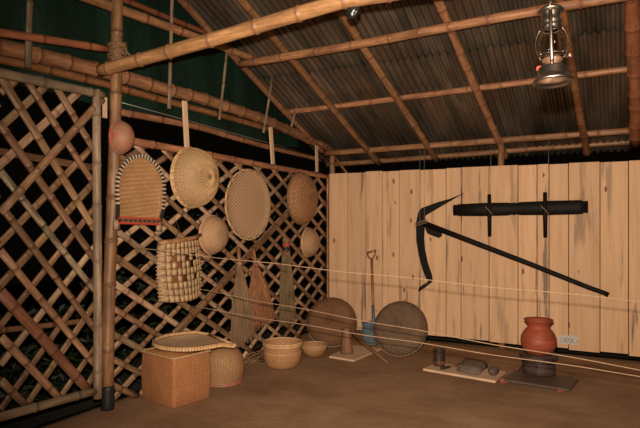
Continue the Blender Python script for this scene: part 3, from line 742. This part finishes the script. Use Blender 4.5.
for i in range(16): per_.append(per_[-1]+math.dist(q0[i], q0[(i+1) % 16]))
for i in range(len(rows)-1):
    for k in range(16):
        f = bm.faces.new((rows[i][k], rows[i][(k+1) % 16], rows[i+1][(k+1) % 16], rows[i+1][k]))
        for l, (u_, v_) in zip(f.loops, ((per_[k], zs[i]), (per_[k+1], zs[i]), (per_[k+1], zs[i+1]), (per_[k], zs[i+1]))): l[uv].uv = (u_/.9, v_/.55)
bm.faces.new(rows[0][::-1]); f = bm.faces.new(rows[-1])
for l in f.loops: l[uv].uv = (l.vert.co.x/.9, l.vert.co.y/.55)
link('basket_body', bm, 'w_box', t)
bm = bmesh.new(); q = sq(Hh, 1.0); tube(bm, [Vector(p) for p in q]+[Vector(q[0])], .010, 6, False); link('rim', bm, 'rim_bamboo', t)
# tray lying on it
mid = cw(-.88, 5.08, .455); dirv = (FW*-.627+RT*-.779).normalized(); zn = (Vector((0, 0, 1))+FW*-.035+RT*.035).normalized()
y_ = (dirv-zn*dirv.dot(zn)).normalized(); x_ = y_.cross(zn); m = Matrix((x_, y_, zn)).transposed().to_4x4(); m.translation = mid+Vector((0, 0, -.012))
t = thing('winnowing_tray', 'horseshoe-shaped tray lying flat on the square basket', 'tray', m)
bm, out = horse_bed(.53, .60, .03); o = link('tray_bed', bm, 'w_tray_floor', t); md = o.modifiers.new('s', 'SOLIDIFY'); md.thickness = .006; md.offset = 0
bm = bmesh.new(); n = len(out); L = [0]
for a, b in zip(out, out[1:]): L.append(L[-1]+math.hypot(a[0]-b[0], a[1]-b[1]))
tot = L[-1]; ns = 62
bm2 = bmesh.new(); rp_ = []
for k in range(ns):
    s = (k+.5)*tot/ns; p, d = along(s); nn = Vector((d.y, -d.x)); z = .03*sm(0, .25*.60, p.y); rp_.append((p.x, p.y, z+.012))
    a = p+nn*.010; b = p-nn*.012; wd = tot/ns*.40
    q = [(a.x-d.x*wd, a.y-d.y*wd), (a.x+d.x*wd, a.y+d.y*wd), (b.x+d.x*wd, b.y+d.y*wd), (b.x-d.x*wd, b.y-d.y*wd)]
    lo = [bm.verts.new((x, y, z-.014)) for x, y in q]; hi = [bm.verts.new((x, y, z+.018)) for x, y in q]
    bm.faces.new(hi); bm.faces.new(lo[::-1])
    for j in range(4): bm.faces.new((lo[j], lo[(j+1) % 4], hi[(j+1) % 4], hi[j]))
bmesh.ops.recalc_face_normals(bm, faces=bm.faces)
link('rim_binding', bm, 'rim_bamboo', t, smooth=False); tube(bm2, rp_, .011, 6); link('rim_core', bm2, 'lashing', t)
bm = bmesh.new(); tube(bm, [(-.255, 0, .008), (.255, 0, .008)], .012, 8); link('straight_edge', bm, 'rim_bamboo', t)
# dome basket
t = thing('dome_basket', 'round dome-shaped basket upside down beside the square basket', 'basket', Matrix.Translation(cw(-.913, 5.34)))
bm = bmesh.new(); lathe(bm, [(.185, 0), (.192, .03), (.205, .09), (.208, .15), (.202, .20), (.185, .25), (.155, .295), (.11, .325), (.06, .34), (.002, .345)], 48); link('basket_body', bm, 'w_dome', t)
bm = bmesh.new(); ring_bm(bm, .188, .010, .010, 48); ring_bm(bm, .190, .026, .008, 48); link('rim', bm, 'pink', t)
# open round basket
def open_basket(label, right, fwd_, prof_o, mat, rimr, wall=.01, name='round_basket'):
    p = cw(right, fwd_); p.z = floorZ(p.x, p.y); t = thing(name, label, 'basket', Matrix.Translation(p))
    bm = bmesh.new(); inner = [(max(.002, r-wall), z+(.01 if i == 0 else 0)) for i, (r, z) in enumerate(prof_o[1:])][::-1]
    lathe(bm, prof_o+inner+[(.002, prof_o[0][1]+.015)], 48); link('basket_body', bm, mat, t)
    R, Z = prof_o[-1]; bm = bmesh.new(); ring_bm(bm, R, Z, rimr, 48); ring_bm(bm, R*1.005, Z-.022, rimr*.9, 48); link('rim', bm, 'rim_bamboo', t)
    return t
t = open_basket('deep round open basket with a banded rim standing on the floor', -.385, 5.86,
    [(.002, 0), (.10, .0), (.135, .008), (.165, .035), (.185, .075), (.195, .12), (.196, .17), (.193, .22), (.195, .262)], 'w_pot', .010)
bm = bmesh.new(); ring_bm(bm, .1955, .165, .004, 48); link('hoop', bm, 'rim_bamboo', t)
open_basket('small shallow bowl basket on the floor right of the deep basket', -.065, 6.33,
    [(.002, 0), (.05, .0), (.09, .018), (.12, .05), (.137, .09), (.145, .135)], 'w_pot', .007, name='bowl_basket')
# dark bundle of brush behind the baskets
t = thing('brush_bundle', 'dark bundle of dry twigs on the floor beneath the brooms', 'bundle', Matrix.Translation((-3.42, 5.2, 0)))
bm = bmesh.new(); rn = random.Random(8)
for k in range(60):
    a = rn.uniform(-.3, .3); y = rn.uniform(-.38, .25); z = rn.uniform(.01, .12)*(1-abs(y)); tube(bm, [(rn.uniform(-.08, .1), y, z), (rn.uniform(-.08, .1), y+rn.uniform(.1, .25), max(.01, z+rn.uniform(-.05, .06)))], .006, 5)
link('twigs', bm, 'lashing', t)['kind'] = 'stuff'
# ================================================================= RAIN SHIELDS
def shield(label, bot, up, nrm, rx, ry, depth, mat, st0, st1, p=2.3):
    up = Vector(up).normalized(); nrm = Vector(nrm); nrm = (nrm-up*nrm.dot(up)).normalized()
    cen = Vector(bot)+up*ry*1.02; x = up.cross(nrm); m = Matrix((x, up, nrm)).transposed().to_4x4(); m.translation = cen
    t = thing('rain_shield', label, 'rain shield', m)
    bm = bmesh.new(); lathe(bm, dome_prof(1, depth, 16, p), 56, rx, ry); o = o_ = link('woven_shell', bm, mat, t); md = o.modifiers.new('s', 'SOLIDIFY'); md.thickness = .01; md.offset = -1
    bm = bmesh.new(); ring_bm(bm, 1, .0, .009, 56, rx, ry); link('rim', bm, mat, t)
    bm = bmesh.new(); n = 22
    for k in range(n):
        a = st0+(st1-st0)*k/(n-1); c = Vector((rx*1.01*math.cos(a), ry*1.01*math.sin(a), .012)); d = Vector((-rx*math.sin(a), ry*math.cos(a), 0)).normalized()
        tube(bm, [c-d*.008, c+Vector((math.cos(a)*.004, math.sin(a)*.004, .008)), c+d*.008], .0045, 5)
    link('white_stitching', bm, 'white_thread', o_)
    return t
b1 = onZ(333, 347, 0.01); shield('reddish brown domed rain shield leaning in the corner of the walls', b1, (-.22, .28, 1), (.30, -1, .3), .300, .290, .15, 'w_shield_red', 3.6, 5.3)
b2 = onZ(395, 356, .01); shield('grey-brown domed rain shield leaning on the board wall beside the shovel', b2, (.06, .42, 1), (.12, -1, .35), .300, .305, .15, 'w_shield', 3.9, 5.9)
# ================================================================= SHOVEL
tip = onZ(374, 345, .005); top = onB(371.5, 251, 7.08); L = (top-tip).length
t = thing('shovel', 'shovel with a D-shaped grip and blue steel blade leaning on the boards', 'shovel', frame(tip, top-tip, (0, -1, 0)))
# local z up the shaft, local y to the room
bm = bmesh.new(); ny_, nx_ = 8, 6; g = []
for j in range(ny_+1):
    row = []
    for i in range(nx_+1):
        u = i/nx_*2-1; v = j/ny_; w = .150*(1 if v > .25 else .80+.2*v/.25); z = v*.33+.02*u*u*(1-v)
        row.append(bm.verts.new((u*w, -.02+.028*u*u+(.0), z)))
    g.append(row)
for j in range(ny_):
    for i in range(nx_): bm.faces.new((g[j][i], g[j][i+1], g[j+1][i+1], g[j+1][i]))
o = bl_ = link('blade', bm, 'blue_steel', t); md = o.modifiers.new('s', 'SOLIDIFY'); md.thickness = .005
bm = bmesh.new(); tube(bm, [(0, -.012, .24), (0, -.005, .36), (0, 0, .52)], [.012, .022, .020], 10); link('socket', bm, 'blue_steel', bl_)
bm = bmesh.new(); tube(bm, [(0, 0, .5), (0, 0, .8), (0, 0, L-.12)], .0175, 10); sh_ = link('shaft', bm, 'shovel_wood', t)
bm = bmesh.new(); z0 = L-.13
tube(bm, [(0, 0, z0), (-.028, 0, z0+.03), (-.055, 0, z0+.07), (-.06, 0, z0+.12)], .011, 8); tube(bm, [(0, 0, z0), (.028, 0, z0+.03), (.055, 0, z0+.07), (.06, 0, z0+.12)], .011, 8)
tube(bm, [(-.068, 0, z0+.122), (.068, 0, z0+.122)], .014, 8); link('grip', bm, 'shovel_wood', sh_)
# ================================================================= BOARD WITH UPRIGHT BLOCK AND ROD
def slab_px(name, label, cat, px, z0, th, mat, bev=.003):
    P_ = [onZ(x, y, z0+th) for x, y in px]; c = sum(P_, Vector())/len(P_); c.z = z0
    bm = bmesh.new(); lo = [bm.verts.new((p.x-c.x, p.y-c.y, 0)) for p in P_]; hi = [bm.verts.new((p.x-c.x, p.y-c.y, th)) for p in P_]
    n = len(P_); bm.faces.new(hi); bm.faces.new(lo[::-1])
    for j in range(n): bm.faces.new((lo[j], lo[(j+1) % n], hi[(j+1) % n], hi[j]))
    bmesh.ops.recalc_face_normals(bm, faces=bm.faces); bmesh.ops.bevel(bm, geom=list(bm.edges), offset=bev, segments=2, affect='EDGES')
    o = link(name, bm, mat, smooth=False); o.location = c
    if label: tag(o, label, cat)
    return o
slab_px('display_board', 'pale wooden board on the floor under the upright brown block', 'board', [(329, 356), (354, 360), (382, 348), (352, 344.5)], .002, .02, 'pine_board')
P_ = onZ(345, 354, .022); bm = bmesh.new(); rn = random.Random(1)
lathe(bm, [(.002, 0), (.07, 0), (.074, .02), (.066, .10), (.060, .2), (.052, .27), (.042, .29), (.002, .295)], 14, 1, .7)
for v in bm.verts: v.co += Vector((noise.noise(v.co*9)*.01, noise.noise(v.co*7+Vector((3, 0, 0)))*.01, 0))*(1 if v.co.z > .01 else 0)
o = link('wooden_block', bm, 'brown_wood'); o.location = P_+Vector((0, .04, 0)); o.rotation_euler.z = .3; tag(o, 'upright dark brown wooden block standing on the pale board', 'block')
A = onZ(388.5, 363.5, .02); Bp = FW*6.55+RT*((350-320)/572*6.55); B = Vector((Bp.x, Bp.y, CAMZ-111*6.55/572)); bm = bmesh.new()
L = (B-A).length; tube(bm, [(0, 0, -.0), (0, 0, L*.5), (0, 0, L)], [.014, .02, .018], 10); o = link('wooden_rod', bm, 'brown_wood'); o.matrix_world = frame(A, B-A, (0, 0, 1)); tag(o, 'dark wooden rod slanting from the floor up behind the upright block', 'rod')
# ================================================================= BOARD WITH CUP AND STONES
slab_px('display_board', 'long pale board on the floor carrying the cup and the stones', 'board', [(423, 368.5), (495.5, 380.8), (506, 371.3), (437.5, 362.2)], .002, .022, 'pine_board')
zt = .024
P_ = onZ(439.2, 365.2, zt); t = thing('wooden_cup', 'dark cylindrical cup standing at the left end of the long board', 'cup', Matrix.Translation(P_))
bm = bmesh.new(); lathe(bm, [(.002, 0), (.056, 0), (.060, .006), (.058, .06), (.058, .13), (.062, .152), (.064, .162), (.058, .163), (.050, .158), (.048, .03), (.002, .025)], 32); link('cup_body', bm, 'dark_cup', t)
bm = bmesh.new(); ring_bm(bm, .0585, .045, .004, 32); ring_bm(bm, .059, .035, .005, 32); ring_bm(bm, .059, .022, .004, 32); link('red_band', bm, 'brown_wood', t)
A, B = onZ(441, 368.5, zt+.012), onZ(460, 364.2, zt+.02); t = thing('short_knife', 'short dark wooden-handled tool lying in front of the cup', 'tool', frame(A, B-A, (0, 0, 1)))
L = (B-A).length; bm = bmesh.new(); tube(bm, [(0, 0, 0), (0, 0, .015), (0, 0, L*.25), (0, 0, L*.45)], [.014, .018, .015, .012], 10); link('head', bm, 'dark_cup', t)
bm = bmesh.new(); tube(bm, [(0, 0, L*.4), (0, 0, L)], [.011, .015], 10); link('handle', bm, 'brown_wood', t)
# grinding slab
P_ = [onZ(x, y, zt) for x, y in ((455.5, 371), (477.5, 376.8), (488.5, 367.5), (466, 362.5))]; c = sum(P_, Vector())/4
bm = bmesh.new(); lo = [bm.verts.new((p.x-c.x, p.y-c.y, 0)) for p in P_]; hi = [bm.verts.new(((p.x-c.x)*.92, (p.y-c.y)*.92, .055+(.012 if i > 1 else 0))) for i, p in enumerate(P_)]
bm.faces.new(hi); bm.faces.new(lo[::-1])
for j in range(4): bm.faces.new((lo[j], lo[(j+1) % 4], hi[(j+1) % 4], hi[j]))
bmesh.ops.recalc_face_normals(bm, faces=bm.faces); bmesh.ops.bevel(bm, geom=list(bm.edges), offset=.012, segments=2, affect='EDGES'); bmesh.ops.subdivide_edges(bm, edges=list(bm.edges), cuts=2, use_grid_fill=True)
for v in bm.verts:
    if v.co.z > .01: v.co += v.normal*noise.noise(v.co*25)*.006
o = link('grinding_stone', bm, 'stone'); o.location = c; tag(o, 'flat grey-brown stone slab lying in the middle of the long board', 'stone')
P_ = onZ(493, 376, zt); bm = bmesh.new(); bmesh.ops.create_uvsphere(bm, u_segments=20, v_segments=14, radius=1)
for v in bm.verts: v.co = Vector((v.co.x*.046, v.co.y*.068, v.co.z*.044+.043)); v.co += Vector((0, 0, noise.noise(v.co*20)*.003))*(v.co.z > .02)
o = link('pestle_stone', bm, 'dark_stone'); o.location = P_+Vector((0, .03, 0)); o.rotation_euler.z = -.35; tag(o, 'small dark oval stone at the right end of the long board', 'stone')
# ================================================================= POT ON STOVE
for px, lb in (((505, 383.5), 'red brick piece under the left end of the dark board'), ((562.5, 392.5), 'red brick piece under the right end of the dark board'), ((571, 382), 'red brick piece under the far right corner of the dark board'), ((520, 372), 'red brick piece under the far left corner of the dark board')):
    P_ = onZ(*px, 0.0); bm = bbox_bm((-.04, -.0, 0), (.04, .06, .042), .006); o = link('brick', bm, 'brick'); o.location = P_+Vector((0, -.01, 0)); o.rotation_euler.z = YAW; tag(o, lb, 'brick')
slab_px('dark_board', 'dark weathered board raised on red bricks under the clay pot', 'board', [(503, 379), (569.5, 389.5), (579, 378.5), (518, 367.5)], .042, .018, 'old_board')
sc_ = FW*5.43+RT*(218.5/572*5.43); zb = .060
t = thing('clay_stove', 'sooty round clay stove holding the red pot', 'stove', Matrix.Translation((sc_.x, sc_.y, zb)))
bm = bmesh.new(); lathe(bm, [(.002, 0), (.135, 0), (.148, .01), (.152, .05), (.146, .11), (.150, .14), (.172, .150), (.174, .18), (.162, .192), (.132, .195), (.124, .185), (.118, .13), (.002, .115)], 40); link('stove_body', bm, 'sooty_clay', t)
bm = bmesh.new()
for a in (3.6, 4.7, 5.8, .8, 2.2):
    c, s = math.cos(a), math.sin(a); tube(bm, [(c*.150, s*.150, .115), (c*.158, s*.158, .06), (c*.185, s*.185, .004)], .004, 6)
link('wire_legs', bm, 'dark_iron', t)
bm = bmesh.new(); ring_bm(bm, .153, .115, .005, 40); link('wire_hoop', bm, 'dark_iron', t)
t = thing('clay_pot', 'red clay pot with a flared neck resting on the stove', 'pot', Matrix.Translation((sc_.x, sc_.y, zb+.160)))
bm = bmesh.new(); lathe(bm, [(.002, 0), (.05, .002), (.09, .014), (.13, .05), (.155, .09), (.163, .13), (.160, .175), (.142, .22), (.118, .252), (.099, .272), (.096, .286), (.104, .308), (.120, .328), (.132, .340), (.134, .348), (.127, .351), (.112, .33), (.090, .29), (.09, .28), (.002, .25)], 48); link('pot_body', bm, 'clay', t)
bm = bmesh.new(); ring_bm(bm, .1565, .185, .003, 48); link('groove_line', bm, 'clay', t)
# ================================================================= LABEL PLATE
a, b = onB(559, 335, 7.135), onB(577.3, 344.5, 7.135); w, h = (b.x-a.x), .10
t = thing('wall_plate', 'small grey plate with scroll marks fixed low on the boards', 'plate', Matrix.Translation(((a.x+b.x)/2, 7.141, (a.z+b.z)/2-.003)))
link('plate', bbox_bm((-w/2, -.006, -h/2), (w/2, .005, h/2), .003), 'grey_plate', t, smooth=False)
bm = bmesh.new()
for cx_, r_ in ((-.065, .020), (-.03, .014), (-.012, .020), (.016, .020), (.038, .014), (.068, .022)):
    tube(bm, [(cx_+r_*math.cos(q_), -.008, r_*1.15*math.sin(q_)-.004) for q_ in (2*PI*k/14 for k in range(15))], .0022, 5, False)
for x in (-.02, .022):
    for z in (-.034, .03): tube(bm, [(x-.006, -.008, z), (x+.006, -.008, z)], .003, 5)
link('scroll_mark', bm, 'grey_mark', t)
# ================================================================= TOOLS ON THE BOARDS
def outline_bm(px, Yf, th, c):
    P_ = [onB(x, y, Yf)-c for x, y in px]; bm = bmesh.new(); n = len(P_)
    f_ = [bm.verts.new((p.x, p.y, p.z)) for p in P_]; k_ = [bm.verts.new((p.x, p.y+th, p.z)) for p in P_]
    bm.faces.new(f_); bm.faces.new(k_[::-1])
    for j in range(n): bm.faces.new((f_[j], k_[j], k_[(j+1) % n], f_[(j+1) % n]))
    bmesh.ops.recalc_face_normals(bm, faces=bm.faces); bmesh.ops.bevel(bm, geom=list(bm.edges), offset=.006, segments=2, affect='EDGES'); return bm
c = onB(421, 222, 7.10); t = thing('wooden_plough', 'black pick-shaped wooden plough with a long slanting shaft on the boards', 'plough', Matrix.Translation(c))
ua_ = link('upper_arm', outline_bm([(418.3, 211.5), (421.5, 208), (436, 202.6), (449, 198.9), (452.5, 199.2), (440, 206.5), (424.5, 215.6), (424, 222), (416, 222)], 7.07, .05, c), 'black_wood', t, smooth=False)
bm = bmesh.new(); tube(bm, [onB(x, y, 7.09)-c for x, y in ((448, 200.6), (456, 197), (463.8, 193.3))], [.014, .009, .002], 8); link('iron_point', bm, 'dark_iron', ua_)
lb_ = link('lower_blade', outline_bm([(415.8, 221), (424, 221), (423.2, 238), (424.2, 250), (427, 263), (431, 275), (432, 281), (430, 283), (426, 279), (422.5, 270), (418.6, 256), (416, 240)], 7.07, .05, c), 'black_wood', t, smooth=False)
bm = bmesh.new(); tube(bm, [onB(x, y, 7.09)-c for x, y in ((430.5, 281.5), (425, 285.5), (421, 288), (418.8, 291))], [.018, .022, .022, .012], 8); link('hook', bm, 'dark_iron', lb_)
bm = bmesh.new(); tube(bm, [onB(x, y, 7.085)-c for x, y in ((422, 222.5), (470, 241), (530, 264), (590, 288), (603, 292.5), (608.6, 295))], [.036, .034, .030, .027, .026, .028], 12); link('shaft', bm, 'black_wood', t)
link('wedge', outline_bm([(423.5, 224), (441, 232), (441.5, 236), (438.5, 238), (427, 233.5)], 7.07, .04, c), 'black_wood', t, smooth=False)
bm = bmesh.new()
for zz in (0, 1.6, -1.6): 
    a = onB(414.5, 225+zz, 7.055)-c; b = onB(428, 220.5+zz, 7.055)-c; tube(bm, [a, (a+b)/2+Vector((0, -.012, 0)), b], .0035, 5)
link('binding', bm, 'cord', t)
c = onB(520, 208, 7.09); t = thing('wooden_yoke', 'black wooden yoke bar with two upright pegs on the boards', 'yoke', Matrix.Translation(c))
ys = [(453.6, 210.2, .068), (457.5, 210.1, .066), (457.8, 210.1, .074), (480, 209.6, .081), (508, 209, .078), (511, 208.8, .069), (514, 208.8, .074), (517, 208.7, .069), (520, 208.6, .078), (550, 207.9, .083), (578, 207.2, .081), (582.8, 207, .076), (583.2, 207, .066), (588, 206.9, .068)]
bm = bmesh.new(); tube(bm, [onB(x, y, 7.075)-c for x, y, r in ys], [r for x, y, r in ys], 16, flatu=.55)
# keep the tall side upright
link('bar', bm, 'black_wood', t)
for (x, ya, yb) in ((489.3, 194.3, 236.5), (545, 192.2, 237.5)):
    bm = bmesh.new(); a = onB(x, ya, 7.035)-c; b = onB(x+.3, yb, 7.035)-c; tube(bm, [a, a.lerp(b, .5), b], [.022, .026, .022], 8); link('peg', bm, 'black_wood', t)
    bm = bmesh.new()
    for k in range(3): ring_ = [Vector((.028+.004*k, 0, 0))]
    m_ = (a+b)/2; tube(bm, [(m_.x-.035, m_.y+.01, m_.z+.12), (m_.x-.04, m_.y-.025, m_.z+.10), (m_.x+.02, m_.y-.035, m_.z+.04), (m_.x+.04, m_.y, m_.z)], .004, 5); link('binding', bm, 'cord', t)
for x, ya, yb, lb in ((419.8, 151, 221, 'thin hanging wire holding the plough head, left of two'), (424.3, 151, 219, 'thin hanging wire holding the plough head, right of two'),
                      (490.8, 146, 200, 'thin hanging wire holding the left peg of the yoke'), (548.5, 141, 197, 'thin hanging wire holding the right peg of the yoke')):
    bm = bmesh.new(); tube(bm, [onB(x, ya-2, 7.12), onB(x, yb, 7.03)], .0028, 5); tag(link('hanging_wire', bm, 'wire'), lb, 'wire', 'wires holding the tools')
# ================================================================= BARRIER CORDS
def rope(label, pts, r=.0031):
    pts = [Vector(p) for p in pts]; a, b = pts[0], pts[1]; c = b+(b-a)*.75
    out_ = []
    n = 60
    for k in range(n+1):
        s = k/n; p = a.lerp(c, s); p.z -= .035*4*s*(1-s); p += Vector((0, 0, .004*math.sin(s*40))); out_.append(p)
    bm = bmesh.new(); tube(bm, out_, r, 6); tag(link('barrier_cord', bm, 'cord'), label, 'cord')
def atd(px, py, d):
    v = ray(px, py); return v*d+Vector((0, 0, CAMZ))
rope('pale barrier cord strung highest, across the lower ends of the wall tools', [onL(137, 248, -3.59), atd(640, 295.5, 3.5)], .0028)
rope('pale barrier cord strung low in front of the rain shields, upper of two', [onL(196, 288.5, -3.59), atd(640, 364, 3.5)])
rope('pale barrier cord strung low in front of the rain shields, lower of two', [onL(190, 306, -3.59), atd(640, 370.5, 3.5)])
# ================================================================= LANTERN
dL = 2.18; base = ray(553, 83)*dL+Vector((0, 0, CAMZ)); 
t = thing('hurricane_lantern', 'tin hurricane lantern with a glass globe hanging from the roof', 'lantern', Matrix.Translation(base) @ Matrix.Rotation(YAW-.1, 4, 'Z') @ Matrix.Rotation(-.10, 4, 'X') @ Matrix.Rotation(1.25, 4, 'Z') @ Matrix.Diagonal((1, 1, .965, 1)))
bm = bmesh.new(); lathe(bm, [(.002, .012), (.058, .012), (.066, .004), (.070, 0), (.073, .002), (.073, .008), (.068, .014), (.060, .024), (.056, .032), (.056, .056), (.054, .060), (.046, .066), (.026, .072), (.002, .072)], 48); ft_ = link('fuel_tank', bm, 'chrome', t)
bm = bmesh.new(); lathe(bm, [(.002, .008), (.055, .008), (.055, .0115), (.002, .0115)], 40); link('tank_underside', bm, 'rusty_tin', ft_)
bm = bmesh.new(); lathe(bm, [(.026, .070), (.026, .082), (.036, .086), (.038, .096), (.032, .102), (.015, .112), (.012, .118), (.002, .118)], 32); bn_ = link('burner', bm, 'rusty_tin', t)
bm = bmesh.new(); gp = [(.034, .100), (.040, .108), (.0475, .13), (.050, .15), (.0475, .175), (.040, .198), (.033, .212), (.030, .22)]
lathe(bm, gp, 40); o = gg_ = link('glass_globe', bm, 'glass', t); md = o.modifiers.new('s', 'SOLIDIFY'); md.thickness = .002
bm = bmesh.new(); lathe(bm, [(.031, .218), (.036, .222), (.038, .232), (.034, .237), (.036, .243), (.040, .25), (.036, .256), (.033, .262), (.033, .285), (.036, .288), (.046, .292), (.047, .298), (.040, .305), (.030, .312), (.012, .316), (.002, .316)], 40); link('chimney_cap', bm, 'chrome', t)
for s in (-1, 1):
    bm = bmesh.new(); tube(bm, [(s*.044, 0, .060), (s*.052, 0, .09), (s*.060, 0, .13), (s*.062, 0, .17), (s*.058, 0, .22), (s*.050, 0, .262), (s*.040, 0, .282), (s*.032, 0, .288)], .0075, 10); link('air_tube', bm, 'chrome', t)
bm = bmesh.new()
for q_ in (0, 1):
    pts = []
    for k in range(17):
        s = k/16; a = (PI/4 if q_ else -PI/4); z = .108+.10*s; rr = .053+.006*math.sin(PI*s); ang = a+(-1 if q_ else 1)*PI/2*s
        pts.append((rr*math.cos(ang+PI/2-.0), rr*math.sin(ang+PI/2), z))
    tube(bm, pts, .0015, 5); tube(bm, [(-x, -y, z) for x, y, z in pts], .0015, 5)
ring_bm(bm, .052, .108, .0016, 32); ring_bm(bm, .040, .205, .0016, 32); link('guard_wire', bm, 'chrome', gg_)
bm = bmesh.new(); tube(bm, [(-.03, -.045, .085), (-.05, -.062, .085)], .002, 6); tube(bm, [(-.05, -.062, .085), (-.054, -.066, .085)], .009, 12); link('wick_knob', bm, 'rusty_tin', bn_)
bm = bmesh.new(); lathe(bm, [(.002, .060), (.012, .060), (.012, .074), (.002, .076)], 16); o = link('filler_cap', bm, 'red_thread', ft_); o.location = (-.012, .046, -.006)
bm = bmesh.new(); pts = [(.062*math.cos(a), 0, .285+.10*math.sin(a)) for a in (PI*k/20 for k in range(21))]; tube(bm, pts, .002, 6); link('bail_handle', bm, 'chrome', t)
bm = bmesh.new(); zr = roofZ(base.y)+.15; tube(bm, [base+Vector((0, 0, .384)), Vector((base.x, base.y, zr))], .002, 5); tag(link('hanging_wire', bm, 'wire'), 'thin wire from the roof to the lantern handle', 'wire')
# dark plastic scrap on the tie beam
p = ray(350, 9)*3.62+Vector((0, 0, CAMZ)); bm = bmesh.new(); rn = random.Random(6)
bmesh.ops.create_icosphere(bm, subdivisions=3, radius=1)
for v in bm.verts:
    d_ = noise.noise(v.co*2.2)*.35+1; v.co = Vector((v.co.x*.045*d_, v.co.y*.03*d_, v.co.z*.055*d_))
o = link('plastic_wrap', bm, 'plastic_black'); o.location = p+Vector((0, .04, .005)); tag(o, 'crumpled black plastic scrap stuck under the thick tie beam', 'plastic')
# ================================================================= NIGHT OUTSIDE
rn = random.Random(21)
for i, (x, y, z, s, lb) in enumerate(((-4.6, 3.5, .3, .5, 'dark leafy bush outside behind the lower left lattice'), (-4.7, 4.7, .5, .6, 'dark leafy bush outside behind the square basket'),
        (-5.1, 6.4, 1.0, .7, 'dark leafy bush outside behind the three brooms'), (-4.4, 2.7, .1, .4, 'low dark bush outside by the left lattice foot'), (-5.6, 7.6, 1.5, .8, 'taller dark bush outside behind the straw hat'))):
    bm = bmesh.new()
    for k in range(420):
        p = Vector((rn.gauss(0, s*.35), rn.gauss(0, s*.7), rn.uniform(-z-.1, s*.8))); d = Vector((rn.uniform(-1, 1), rn.uniform(-1, 1), rn.uniform(-.2, 1))).normalized(); w = d.cross(Vector((rn.uniform(-1, 1), rn.uniform(-1, 1), rn.uniform(-1, 1)))).normalized()
        l_ = rn.uniform(.08, .2); ww = l_*.12
        v = [bm.verts.new(q_) for q_ in (p, p+d*l_*.5+w*ww, p+d*l_-Vector((0, 0, l_*.25)), p+d*l_*.5-w*ww)]; bm.faces.new(v)
    for v in bm.verts: v.co.z = max(v.co.z, -z-.14)
    o = link('bush', bm, 'leaf', smooth=False); o.location = (x, y, z); tag(o, lb, 'bush')
# ================================================================= LIGHT, CAMERA, WORLD
w = bpy.data.worlds.new('night'); bpy.context.scene.world = w; w.use_nodes = True
w.node_tree.nodes['Background'].inputs[0].default_value = (.10, .07, .05, 1); w.node_tree.nodes['Background'].inputs[1].default_value = .02
def light(name, typ, loc, energy, col, **k):
    l = bpy.data.lights.new(name, typ); l.energy = energy; l.color = col
    for a, v in k.items(): setattr(l, a, v)
    o = bpy.data.objects.new(name, l); C.objects.link(o); o.location = loc; return o
fl = light('camera_flash', 'SPOT', (-.02, -.01, CAMZ+.15), 1450, (1, .805, .625), spot_size=math.radians(92), spot_blend=1.0, shadow_soft_size=.025)
aim = ray(400, 215); fl.rotation_euler = aim.to_track_quat('-Z', 'Y').to_euler()
# unseen warm fill lamp behind the visitor, added to even out the flash falloff
light('warm_fill', 'POINT', (.8, .6, 3.0), 45, (1, .72, .45), shadow_soft_size=.25)
cam = bpy.data.cameras.new('camera'); co = bpy.data.objects.new('camera', cam); C.objects.link(co)
co.location = (0, 0, CAMZ); co.rotation_euler = (PI/2, 0, YAW); cam.sensor_width = 36; cam.lens = 36*FPX/640; cam.shift_y = (CY-214)/640; cam.clip_start = .05
sc = bpy.context.scene; sc.camera = co
sc.view_settings.view_transform = 'Standard'; sc.view_settings.look = 'None'; sc.view_settings.gamma = 1; sc.view_settings.exposure = 0
